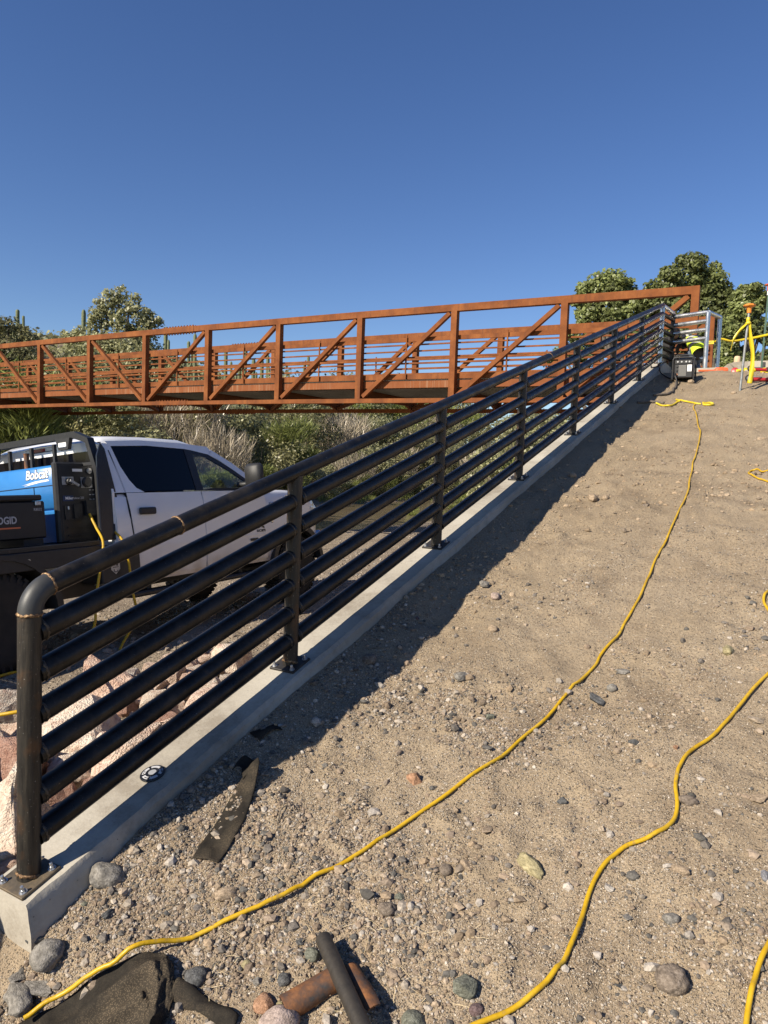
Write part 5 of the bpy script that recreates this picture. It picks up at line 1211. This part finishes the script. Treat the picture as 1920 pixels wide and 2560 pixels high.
text_obj('tape_lettering','NO',.062,Matrix(((1,0,0,.42),(0,0,-1,BY+BW-.0895),(0,1,0,4.925),(0,0,0,1))),M['black_print'],tape,.0005)
d=(Vector((2.7,14.3,4.76))-Vector((1.65,14.97,4.66))).normalized(); n_=d.cross(Vector((0,0,1))).normalized(); u_=n_.cross(d)
c=Vector((1.75,14.91,4.672))+n_*.004; text_obj('tape_lettering','NO',.062,Matrix(((d.x,u_.x,n_.x,c.x),(d.y,u_.y,n_.y,c.y),(d.z,u_.z,n_.z,c.z),(0,0,0,1))),M['black_print'],tape,.0005)
d=(Vector((1.65,14.97,4.66))-Vector((1.28,15.3,4.66))).normalized(); n_=d.cross(Vector((0,0,1))).normalized(); u_=n_.cross(d)
c=Vector((1.48,15.12,4.662))+n_*.010; text_obj('tape_lettering','ENTRE',.045,Matrix(((d.x,u_.x,n_.x,c.x),(d.y,u_.y,n_.y,c.y),(d.z,u_.z,n_.z,c.z),(0,0,0,1))),M['grey_print'] if False else M['black_print'],tape,.0005,xscale=.9)
gp=[(1.72,12.75),(1.80,12.72),(1.88,12.66),(1.97,12.60),(2.1,12.56)]
tg=ribbon('caution_tape',[Vector((x,y,float(H(x,y))+.03+.02*math.sin(i*2))) for i,(x,y) in enumerate(gp)],.085,None,side=(.2,.4,1),twist=lambda t:.5*math.sin(t*9)); tag(tg,'crumpled yellow tape lying on the ground beside the red grinder at the right','caution tape')
tg=ribbon('caution_tape',[Vector((x,y,float(H(x,y))+.02+dz)) for x,y,dz in((1.36,12.4,.0),(1.44,12.42,.01),(1.52,12.40,.03),(1.60,12.45,.0),(1.66,12.40,.02))],.06,None,side=(.2,.3,1),twist=lambda t:.8*math.sin(t*8)); tag(tg,'crumpled yellow tape on the ground behind the stake','caution tape')
# grinders, maul, tools
def grinder(loc,rz,label,s=1.0,disc='grey_tool'):
    g=empty('angle_grinder',loc,(0,0,rz),label=label,cat='angle grinder')
    m=MB(); m.tube([(0,0,.05*s),(.10*s,0,.05*s),(.24*s,0,.05*s),(.30*s,0,.05*s)],[.034*s,.032*s,.03*s,.036*s],14); m.build('body',M['red_tool'],g,smooth=True)
    m=MB(); m.box(.28*s,.38*s,-.045*s,.045*s,.01,.10*s,.012*s); m.build('battery',M['plastic'],g)
    m=MB(); m.tube([(-.07*s,0,.055*s),(.0,0,.055*s)],[.036*s,.036*s],14); m.box(-.02*s,.18*s,-.02*s,.02*s,.078*s,.10*s,.008*s); m.build('gear_head',M['grey_tool'],g,smooth=True,angle=40)
    A=Matrix.Translation((-.045*s,-.045*s,.06*s))@Matrix.Rotation(rad(80),4,'X'); m=MB(); m.lathe([(.066*s,0),(.066*s,.006),(.02*s,.010)],26,A); m.build('grinding_wheel',M['plastic'],g,smooth=True)
    m=MB(); m.lathe([(.042*s,.007),(.040*s,.012),(.012*s,.014)],20,A); m.build('wheel_hub',M[disc],g,smooth=True); return g
def gloc(x,y): return (x,y,float(H(x,y)))
grinder(gloc(1.66,11.28),rad(22),'red and grey grinder with its wheel upright on the dirt right of the stake',.92)
grinder(gloc(1.60,12.45),rad(25),'red grinder with a grey battery lying further up behind the stake',.85)
m=MB(); m.lathe([(.055,0),(.057,.02),(.057,.03),(.045,.035)],20,Matrix.Translation(Vector(gloc(1.33,12.5))+Vector((0,0,.05)))@Matrix.Rotation(rad(70),4,'X')); sp=m.build('spool',M['red_tool'],smooth=True); tag(sp,'small red and black disc on the ground left of the stake top','disc')
ml=empty('maul',gloc(.78,12.95),(0,0,rad(28)),label='orange maul lying on the dirt in front of the rusty bridge post',cat='maul')
m=MB(); m.tube([(-.10,0,.03),(.22,0,.035)],[.020,.024],10); m.build('handle',M['orange_red'],ml,smooth=True)
m=MB(); m.tube([(.20,0,.045),(.23,0,.05),(.40,0,.05),(.42,0,.05)],[.035,.055,.058,.05],14); m.build('head',M['orange_red'],ml,smooth=True,angle=50)
m=MB(); a=Vector(gloc(.52,12.5))+Vector((0,0,.03)); m.tube([a,a+Vector((.25,.10,.012)),a+Vector((.40,.2,.02))],.012,8); tag(m.build('bar',M['plastic'],smooth=True),'black bar lying on the dirt right of the welding box','bar')
# ------------------------------------------------------------------ two crouching workers
def skinned(name,nodes,edges,mt,par):
    me=bpy.data.meshes.new(name); me.from_pydata([n[:3] for n in nodes],edges,[]); o=link_mesh(name,me,par); me.materials.append(mt)
    sk_=o.modifiers.new('skin','SKIN'); sk_.use_smooth_shade=True
    for i,n in enumerate(nodes):
        sv=me.skin_vertices[0].data[i]; sv.radius=(n[3],n[4] if len(n)>4 else n[3]); sv.use_root=(i==0)
    sb=o.modifiers.new('subdivision','SUBSURF'); sb.levels=1; sb.render_levels=2; return o
def crouch(loc,rz,label,vest,s=1.0):
    p=empty('person',loc,(0,0,rz),label=label,cat='person'); p.scale=(s,s,s)
    # local: +x is the way the worker faces; squatting and bending over the work
    N=[(-.16,0,.54,.15,.14),(-.06,0,.70,.15,.13),(.08,0,.84,.16,.135),(.20,0,.92,.12,.10),(.29,0,.96,.055),
       (-.10,.12,.50,.10),(.20,.17,.40,.075),(-.02,.15,.08,.055),(.12,.16,.04,.045),
       (-.10,-.12,.50,.10),(.20,-.17,.40,.075),(-.02,-.15,.08,.055),(.12,-.16,.04,.045),
       (.16,.20,.88,.065),(.34,.24,.72,.05),(.52,.12,.64,.04),
       (.16,-.20,.88,.065),(.34,-.24,.72,.05),(.52,-.10,.66,.04)]
    Eg=[(0,1),(1,2),(2,3),(3,4),(0,5),(5,6),(6,7),(7,8),(0,9),(9,10),(10,11),(11,12),(3,13),(13,14),(14,15),(3,16),(16,17),(17,18)]
    b=skinned('body',N,Eg,M['jacket'] if not vest else M['grey_shirt'],p)
    m=MB(); m.ball((.37,0,1.00),.105,.082,.115,14,10); m.ball((.475,0,.985),.022,.016,.022,8,6); m.ball((.36,.082,.99),.018,.012,.03,8,6); m.ball((.36,-.082,.99),.018,.012,.03,8,6); m.tube([(.29,0,.93),(.35,0,.97)],.055,10)
    hd=m.build('head',M['skin'],p,smooth=True,angle=80)
    m=MB(); 
    for s_ in(-.03,.03): m.ball((.468,s_,1.015),.010,.011,.007,8,6)
    m.box(.468,.474,-.022,.022,.94,.946); m.build('eyes_and_mouth',M['black_print'],hd)
    for sy in(.12,-.10):
        m=MB(); m.ball((.55,sy,.64),.045,.032,.022,10,7)
        for k in range(4): m.tube([(.58,sy-.024+k*.016,.645),(.615,sy-.026+k*.017,.635),(.63,sy-.026+k*.017,.612)],[.009,.008,.007],6)
        m.tube([(.55,sy+(.03 if sy<0 else -.03),.64),(.585,sy+(.045 if sy<0 else -.045),.625)],[.010,.008],6); m.build('hand',M['skin'] if vest else M['plastic'],p,smooth=True,angle=80)
    for sy in(.16,-.16):
        m=MB(); m.box(-.08,.18,sy-.05,sy+.05,0,.09,.025); m.build('boot',M['plastic'],p)
    return p
pa=crouch((.50,13.66,3.68),rad(128),'crouching person in a yellow hi-vis vest and white hard hat behind the shiny panel',True,.84)
m=MB(); vs=[];rows=[]
for (x,z,ry,rz_,c) in((-.22,.53,.165,.15,0),(-.15,.63,.178,.16,0),(-.05,.75,.180,.158,0),(.07,.86,.188,.155,0),(.16,.92,.165,.12,0)):
    rows.append((x,z,ry,rz_))
def ring(x,z,ry,rz_,k,n=16):
    a=2*math.pi*k/n; return (x+rz_*math.cos(a)*-.62,ry*math.sin(a),z+rz_*math.cos(a)*.78)
def vest_band(f0,f1,mt,name,grow=0):
    m=MB(); n=16; k=5; vs=[]
    for j in range(k):
        t=(f0+(f1-f0)*j/(k-1))*(len(rows)-1); i=min(int(t),len(rows)-2); u=t-i; a,b=rows[i],rows[i+1]; q=[a[c]+(b[c]-a[c])*u for c in range(4)]
        vs+=[ring(q[0],q[1],q[2]+grow,q[3]+grow,kk_,n) for kk_ in range(n)]
    m.add(vs,[(j*n+i,j*n+(i+1)%n,(j+1)*n+(i+1)%n,(j+1)*n+i) for j in range(k-1) for i in range(n)]); return m.build(name,M[mt],pa,smooth=True,angle=80)
vest_band(0,.97,'hivis','vest'); vest_band(.30,.44,'reflective','vest_band',.006); vest_band(.66,.80,'reflective','vest_band',.006)
for sy in(.12,-.12):
    m=MB(); m.tube([(-.14,sy,.52),(.20,sy*1.42,.41)],[.112,.086],14); m.tube([(.215,sy*1.42,.41),(-.02,sy*1.25,.10)],[.084,.064],14); m.build('trousers',M['jeans'],pa,smooth=True)
m=MB(); m.ball((.365,0,1.04),.135,.108,.095,16,10); m.lathe([(.15,-.0),(.152,.012)],18,Matrix.Translation((.38,0,1.03))@Matrix.Diagonal((1.0,.8,1,1))); m.build('hard_hat',M['hat'],pa,smooth=True,angle=50)
pb=crouch((-.02,13.95,3.72),rad(-60),'crouching person in a black jacket and camouflage cap left of the white hard hat',False,.84)
m=MB(); m.ball((.37,0,1.04),.125,.10,.10,14,9); m.box(.44,.56,-.07,.07,1.015,1.03,.006); m.build('cap',M['camo'],pb,smooth=True,angle=50)
bag=empty('equipment_bag',(.33,14.9,4.58),label='black bag of tools hanging behind the upper bars of the shiny panel',cat='bag')
m=MB(); m.box(-.16,.16,-.07,.07,-.09,.09,.04); m.build('bag_body',M['jacket'],bag,smooth=True)
m=MB(); m.tube(catmull([(-.12,0,.08),(-.08,0,.14),(.08,0,.14),(.12,0,.08)],5),.01,6); m.build('bag_handle',M['plastic'],bag,smooth=True)
m=MB(); 
for x in(-.06,-.02,.03): m.box(x,x+.03,-.076,-.071,-.03,-.01)
m.build('bag_print',M['white_print'],bag)
# ------------------------------------------------------------------ vegetation
def leaf_mesh(name,pos,size,nrm,tint,mt,aspect=1.0,up=None):
    n=len(pos); r=np.random.default_rng(n+3)
    nrm=nrm/np.linalg.norm(nrm,axis=1)[:,None]
    ref=r.normal(size=(n,3)) if up is None else up+r.normal(0,.25,(n,3))
    a=ref-nrm*np.sum(ref*nrm,1)[:,None]; a/=np.linalg.norm(a,axis=1)[:,None]; b=np.cross(nrm,a)
    s=size[:,None]/2
    V=np.stack([pos-a*s,pos+b*s*aspect*.8-a*s*.1,pos+a*s,pos-b*s*aspect*.8-a*s*.1],1).reshape(-1,3)
    Fi=np.arange(4*n).reshape(-1,4)
    me=bpy.data.meshes.new(name); me.vertices.add(len(V)); me.vertices.foreach_set('co',V.ravel())
    me.loops.add(Fi.size); me.loops.foreach_set('vertex_index',Fi.ravel().astype(np.int32)); me.polygons.add(n)
    me.polygons.foreach_set('loop_start',np.arange(0,Fi.size,4,dtype=np.int32)); me.polygons.foreach_set('loop_total',np.full(n,4,np.int32)); me.update()
    at=me.attributes.new('tint','FLOAT','POINT'); at.data.foreach_set('value',np.repeat(tint,4)); me.materials.append(mt); return me
def clump_cloud(clumps,n,r,shell=.55):
    """clumps: (x,y,z,rx,ry,rz); leaves sit mostly near the outside of each clump"""
    C=np.array(clumps); w=C[:,3]*C[:,4]*C[:,5]; w=w**.75; k=r.choice(len(C),n,p=w/w.sum())
    d=r.normal(size=(n,3)); d/=np.linalg.norm(d,axis=1)[:,None]; rad_=r.uniform(shell**3,1.12,n)**(1/3)
    p=C[k,:3]+d*rad_[:,None]*C[k,3:]*(1+.18*vnoise(d[:,0]*3+k,d[:,1]*3+d[:,2]*2,5)[:,None]*2); t=np.clip(r.normal(.5,.24,n)+.12*r.normal(size=len(C))[k],0,1); return p,d,t
def branchy(m,base,tops,r0,seed):
    r=random.Random(seed)
    for t in tops:
        b=Vector(base); t=Vector(t); mid=b.lerp(t,.45)+Vector((r.uniform(-.2,.2),r.uniform(-.2,.2),r.uniform(0,.25)))*(t-b).length*.4
        m.tube(catmull([b,b.lerp(mid,.6)+Vector((0,0,.05)),mid,t],4),list(np.linspace(r0,r0*.18,13)),7)
def tree(name,loc,clumps,n,leaf,mt,label,cat,trunk,group=None,seed=1,shell=.5,r0=.22,aspect=.9):
    r=np.random.default_rng(seed); t=empty(name,loc,label=label,cat=cat,group=group)
    sat=[]
    for c in clumps:
        for _ in range(4):
            q=r.normal(size=3); q/=np.linalg.norm(q); k_=r.uniform(.28,.55); sat.append((c[0]+q[0]*c[3]*1.02,c[1]+q[1]*c[4]*1.02,c[2]+q[2]*c[5]*1.02,c[3]*k_,c[4]*k_,c[5]*k_*.85))
    p,d,ti=clump_cloud([(c[0],c[1],c[2],c[3]*.9,c[4]*.9,c[5]*.9) for c in clumps]+sat,n,r,shell); nr=d*.7+r.normal(size=(n,3))*.6+np.array([0,-.15,.5])
    link_mesh('crown',leaf_mesh('crown',p,np.clip(r.lognormal(0,.35,n),.45,1.5)*leaf,nr,ti,M[mt],aspect),t)
    m=MB(); branchy(m,(0,0,-.3),[c[:3] for c in clumps if True],r0,seed); m.build('trunk',M['bark'],t,smooth=True); return t
def rclumps(seed,n,R0,h0,h1,cr,flat=.8):
    r=random.Random(seed); out=[]
    for i in range(n):
        a=r.uniform(0,6.283); q=R0*math.sqrt(r.random()); z=r.uniform(h0,h1); k=cr*r.uniform(.65,1.25)
        out.append((q*math.cos(a),q*math.sin(a),z,k,k,k*flat))
    return out
RIGHT=RTV; FWD=Vector((-math.sin(_yaw),math.cos(_yaw),0))
def seen(u,depth,z=0): # point at horizontal offset u (in tan units) and depth in front of the viewpoint
    p=Vector((2.3885,-1.5787,0))+FWD*depth+RIGHT*(u*depth); return Vector((p.x,p.y,z))
def upx(px): return (px-960)/1775
def zpy(py,px,depth): return 1.75+((1168+.036*(px-960))-py)/1775*depth
# cottonwoods right, beyond the bridge end
def cl(depth,lst,base):
    out=[]
    for px,py,r,*k in lst:
        p=seen(upx(px),depth+(k[0] if k else 0)); out.append((p.x-base.x,p.y-base.y,zpy(py,px,depth)-base.z,r*depth/1775,r*depth/1775,r*depth/1775*.92))
    return out
b=seen(upx(1600),26,1.2)
tree('cottonwood_tree',b,cl(26,[(1470,730,42),(1500,722,38),(1450,765,38),(1530,745,34),(1490,785,55),(1550,800,50),(1440,800,30),(1600,760,45,1),(1570,850,50),(1490,850,45,1),(1430,870,40,1),(1380,885,25,1),(1350,895,18,1),(1620,860,50,1),(1540,920,50,2),(1440,930,42,2)],b),26000,.125,'leaf_cotton','dense green cottonwood with two rounded lobes behind the bridge end','tree',None,seed=41)
b=seen(upx(1720),25,1.5)
tree('cottonwood_tree',b,cl(25,[(1640,735,42),(1690,715,48),(1740,722,45),(1610,765,40),(1660,790,55),(1730,790,60),(1780,780,35),(1700,850,55),(1770,850,45),(1650,880,50),(1800,900,40,1),(1740,910,50,1),(1610,740,30),(1770,745,30)],b),28000,.125,'leaf_cotton','tallest green cottonwood standing behind the rusty end posts','tree',None,seed=42)
b=seen(upx(1830),23,2.2)
tree('cottonwood_tree',b,cl(23,[(1825,755,26),(1850,745,28),(1860,780,24),(1815,790,32),(1840,820,32),(1870,840,26),(1800,840,32),(1885,860,16),(1790,890,34),(1830,915,28),(1800,930,34)],b),13000,.115,'leaf_cotton','loose leaning cottonwood with open branches right of the rusty end post','tree',None,seed=43,shell=.35)
b=seen(upx(1905),40,2.5)
tree('far_tree',b,cl(40,[(1880,905,18),(1910,900,20),(1945,895,24),(1990,890,26),(1900,925,20),(1935,925,22)],b),2500,.28,'leaf_cotton','low green trees far behind the kerb at the right edge','tree',None,seed=44)
# pale cottonwood on the far bank, left
b=seen(upx(300),46,.4)
tree('cottonwood_tree',b,cl(46,[(290,755,28),(262,775,32),(318,780,28),(245,800,30),(345,800,30),(370,810,22),(290,815,26),(365,830,24),(230,825,22),(300,870,60),(240,880,55),(360,880,45,1),(190,880,40),(175,850,18),(190,835,14),(400,900,32,1),(230,940,55),(310,950,60),(170,940,35),(380,960,40),(270,1020,55),(330,1060,45),(420,940,22),(210,1010,45)],b),26000,.18,'leaf_pale','tall pale cottonwood with a gap in its crown behind the left of the bridge','tree',None,seed=45,shell=.15,r0=.35)
b=seen(upx(-10),38,.8)
tree('mesquite_tree',b,cl(38,[(-30,830,40),(20,825,28),(60,850,26),(-40,880,50),(10,890,50),(60,895,38),(-60,800,40),(20,950,50),(75,930,22),(-20,990,55),(40,1020,45)],b),16000,.13,'leaf_olive','dark olive mesquite at the left edge above the bridge','tree',None,seed=46,shell=.3)
def wz(x,y): return float(hwash(np.array([x]),np.array([y]))[0])
# bushes of the far bank: a few kinds, each bush its own thing
BUSH={}
def bush_mesh(kind,v):
    k=(kind,v)
    if k in BUSH: return BUSH[k]
    r=np.random.default_rng(900+v*7+len(kind))
    if kind=='tam': # feathery plumes
        n=5200; C=np.array(rclumps(50+v,16,1.7,.6,4.2,.85)); kk=r.integers(0,len(C),n); d=r.normal(size=(n,3)); d/=np.linalg.norm(d,axis=1)[:,None]
        p=C[kk,:3]+d*C[kk,3:]*r.uniform(.3,1.15,(n,1)); p[:,2]=np.abs(p[:,2]); up=np.stack([d[:,0]*.8,d[:,1]*.8,.7+0*d[:,0]],1)
        me=leaf_mesh('foliage',p,r.uniform(.25,.55,n),np.cross(up,r.normal(size=(n,3)))+1e-3,np.clip(r.normal(.5,.25,n),0,1),M['leaf_tam'],.16,up)
    elif kind=='olive':
        n=5200; p,d,t=clump_cloud(rclumps(70+v,20,2.0,.4,3.9,.8),n,r,.3); p[:,2]=np.abs(p[:,2]); me=leaf_mesh('foliage',p,r.uniform(.08,.22,n),d*.7+r.normal(size=(n,3))*.6+np.array([0,0,.5]),t,M['leaf_olive'],.75)
    elif kind=='leafy':
        n=4200; p,d,t=clump_cloud(rclumps(80+v,16,1.8,.4,3.4,.8),n,r,.3); p[:,2]=np.abs(p[:,2]); me=leaf_mesh('foliage',p,r.uniform(.10,.24,n),d*.7+r.normal(size=(n,3))*.6+np.array([0,0,.5]),t,M['leaf_pale'],.8)
    else: # dry: sprays of thin bare stems
        n=2600; a=r.uniform(0,6.283,n); q=np.sqrt(r.uniform(0,1,n))*1.5; h=r.uniform(.2,4.2,n)*(1-.25*q/1.5); p=np.stack([q*np.cos(a)*(1+.12*h),q*np.sin(a)*(1+.12*h),h],1)
        up=np.stack([np.cos(a)*.35*q+r.normal(0,.35,n),np.sin(a)*.35*q+r.normal(0,.35,n),1+0*a],1); me=leaf_mesh('foliage',p,r.uniform(.5,1.3,n),np.cross(up,r.normal(size=(n,3)))+1e-3,np.clip(r.normal(.5,.28,n),0,1),M['leaf_dry'],.045,up)
    BUSH[k]=me; return me
STEM=None
m=MB(); branchy(m,(0,0,-.2),[(x,y,z) for x,y,z,*_ in rclumps(5,7,1.3,1.2,3.0,.5)],.07,9); STEMME=m.build('stems',M['bark'],smooth=True); stem_mesh=STEMME.data; bpy.data.objects.remove(STEMME)
KIND=dict(tam='feathery green tamarisk',olive='dull olive mesquite bush',leafy='pale leafy shrub',dry='bare grey brush')
def where(x,y,z,s):
    px,py=project((x,y,z+2*s))
    col='left of the headache rack' if px<60 else ('above the headache rack' if px<250 else ('above the rear door' if px<420 else ('above the front door' if px<560 else ('above the mirror' if px<680 else ('by the second railing post' if px<790 else ('past the second railing post' if px<960 else ('by the third railing post' if px<1100 else ('by the fourth railing post' if px<1300 else ('by the fifth railing post' if px<1440 else 'behind the topmost posts')))))))))
    return col
def bush_label(kind,x,y,z,s):
    row='on the near bank' if x>-21 else ('at the water edge' if s<.55 else ('in front on the far bank' if x>-26 else ('midway up the far bank' if x>-31 else 'highest on the far bank')))
    return f'{KIND[kind]} {row}, {where(x,y,z,s)}'
NAM=dict(tam='tamarisk_bush',olive='mesquite_bush',leafy='leafy_shrub',dry='dry_brush'); GRP=dict(tam='tamarisk bushes along the far bank',olive='mesquite bushes along the far bank',leafy='leafy shrubs below the bridge',dry='bare brush along the far bank')
rv=np.random.default_rng(77)
def bush(kind,x,y,s,z=None,label=None,group=True):
    px=project((x,y,1.5))[0]
    if px<-160 or px>1650: return
    t=empty(NAM[kind],(x,y,(float(H(x,y)) if z is None else z)-.1),(0,0,rv.uniform(0,6.28)),label=label or bush_label(kind,x,y,float(wz(x,y)),s),cat='bush',group=GRP[kind] if group else None); t.scale=(s*rv.uniform(.9,1.25),s*rv.uniform(.9,1.25),s*rv.uniform(.9,1.15))
    link_mesh('foliage',bush_mesh(kind,int(rv.integers(3))),t); link_mesh('stems',stem_mesh,t)
y=-4
while y<74:
    u=(y-26)/30
    for row,(w,s0) in enumerate(((-24.2,.82),(-28.2,1.15),(-33,1.45))):
        kind=rv.choice(['tam','olive','dry','leafy'],p=[.34,.34,.20,.12]) if row==0 else rv.choice(['tam','olive','dry','leafy'],p=[.18,.5,.22,.10])
        x=w+rv.uniform(-1.2,1.2); yy=y+rv.uniform(-1.2,1.2); bush(str(kind),x,yy,s0*rv.uniform(.8,1.2)*(1.0 if y<45 else 1.1),wz(x,yy))
    y+=3.3 if y<45 else 4.6
for i_ in range(34):
    yy=2+i_*1.7+rv.uniform(-.6,.6); xx=-22.7+rv.uniform(-.7,.5); bush(str(rv.choice(['tam','leafy','olive'],p=[.6,.2,.2])),xx,yy,rv.uniform(.28,.5),wz(xx,yy))
for px,dp,s,kind in((1215,34,.72,'leafy'),(1290,30,.80,'leafy'),(1350,33,1.0,'olive'),(1410,29,.9,'leafy'),(1475,27,.85,'leafy'),(1150,52,1.1,'olive'),(1080,60,1.35,'olive'),(1245,46,1.2,'dry'),(1180,40,.5,'tam'),(1320,24,.5,'tam'),(1390,40,1.3,'leafy'),(1500,34,1.1,'leafy'),(1120,33,.28,'tam'),(1030,36,.22,'tam')):
    p=seen(upx(px),dp); bush(kind,p.x,p.y,s,wz(p.x,p.y))
# line of trees far up the wash
for i_,(px,dp,s) in enumerate(((900,95,2.3),(960,110,2.5),(1015,100,2.2),(1070,118,2.6),(1120,105,2.3),(1165,120,2.5),(1205,112,2.2),(1300,112,2.4),(1345,118,2.5),(1395,108,2.4),(1445,115,2.5),(1250,135,2.1))):
    p=seen(upx(px),dp); bush('olive',p.x,p.y,s,wz(p.x,p.y)+.2,'distant olive tree far up the wash, '+where(p.x,p.y,2,s),True)
# grass along the far water edge
n=9000; gx=rv.uniform(-23.6,-21.2,n); gy=rv.uniform(0,62,n); keep=vnoise(gx*.6,gy*.35,66)>-.05; gx,gy=gx[keep],gy[keep]; gz_=hwash(gx,gy); n=len(gx)
me=leaf_mesh('far_bank_grass',np.stack([gx,gy,gz_+.14],1),rv.uniform(.3,.6,n),np.stack([rv.normal(size=n),rv.normal(size=n),0*gx],1)+1e-3,np.clip(rv.normal(.5,.25,n),0,1),M['leaf_grass'],.14,np.stack([rv.normal(0,.3,n),rv.normal(0,.3,n),1+0*gx],1))
tag(link_mesh('far_bank_grass',me),'strip of green grass along the far edge of the stream','grass',None,'stuff')
# scrub on the hill
n=26000; hx=rv.uniform(-120,-35,n); hy=rv.uniform(-10,110,n); k=np.clip(.35+1.3*vnoise(hx*.12,hy*.12,67),0,1)>rv.uniform(0,1,n); hx,hy=hx[k],hy[k]; c=len(hx); rep=6
ox=rv.normal(0,.55,(c,rep)); oy=rv.normal(0,.55,(c,rep)); oz=np.abs(rv.normal(0,.55,(c,rep)))+.1; hz=hwash(hx,hy)
P=np.stack([(hx[:,None]+ox).ravel(),(hy[:,None]+oy).ravel(),(hz[:,None]+oz).ravel()],1); n=len(P)
me=leaf_mesh('hill_scrub',P,rv.uniform(.35,.8,n),rv.normal(size=(n,3)),np.clip(rv.normal(.45,.25,n),0,1),M['leaf_olive'],.8); tag(link_mesh('hill_scrub',me),'olive desert scrub covering the hill beyond the wash','scrub',None,'stuff')
# saguaros
def saguaro_mesh(seed):
    r=random.Random(seed); m=MB()
    def stem(pts,r0):
        P=catmull(pts,5); n=18; rs=[r0*min(1,.8+i*.1) for i in range(len(P))]; P=P+[P[-1]+Vector((0,0,r0*.5)),P[-1]+Vector((0,0,r0*.8))]; rs+=[r0*.8,r0*.35]
        b=len(m.v); m.tube(P,rs,n)
        for i in range(len(P)):
            c=P[i]
            for k in range(n):
                if k%2: v=Vector(m.v[b+i*n+k]); m.v[b+i*n+k]=tuple(c+(v-c)*.8)
    stem([(0,0,-.3),(0,0,1),(.02,0,2.4),(0,.02,4.0)],.19)
    for j in range(seed%3):
        a=r.uniform(0,6.28); h=r.uniform(1.5,2.2); c,s=math.cos(a),math.sin(a); stem([(0,0,h),(.35*c,.35*s,h+.05),(.55*c,.55*s,h+.35),(.56*c,.56*s,h+r.uniform(.9,1.6))],.13)
    me_o=m.build('saguaro_stem',M['cactus'],smooth=True,angle=180); me=me_o.data; bpy.data.objects.remove(me_o); return me
SAG=[saguaro_mesh(i) for i in (1,2,3,5)]
SL=[(40,790,842,70,'saguaro standing clear against the sky in the mesquite at the far left'),(30,822,850,74,'short saguaro left of the tall one at the far left'),(204,796,850,60,'thick saguaro left of the pale cottonwood crown'),(218,816,855,62,'thin saguaro touching the pale cottonwood crown'),(406,838,905,64,'lone saguaro right of the pale cottonwood'),(463,868,905,80,'small saguaro peeping over the far railing'),(479,852,905,75,'saguaro between two bridge posts above the far railing'),(556,890,950,70,'saguaro seen through the bridge rails right of the pale cottonwood'),(604,886,950,66,'tall saguaro at the right foot of the scrub hill'),(624,915,955,64,'saguaro beside the tall one at the right foot of the hill'),(645,915,960,68,'saguaro in a small cluster at the end of the hill'),(660,905,960,72,'saguaro with arms in the cluster at the end of the hill'),(760,905,960,90,'lone far saguaro seen between the bridge rails'),(590,925,960,66,'stout saguaro low behind the bridge rails')]
for i,(px,y0,y1,dp,lb) in enumerate(SL):
    p=seen(upx(px),dp); z1=zpy(y0,px,dp); zg=wz(p.x,p.y); h=max(1.5,min(z1-zg,9)); o=bpy.data.objects.new('saguaro',SAG[i%4]); COL.objects.link(o); o.location=(p.x,p.y,z1-h); s=h/4; o.scale=(.95,.95,s); o.rotation_euler=(0,0,i*1.3); tag(o,lb,'saguaro')
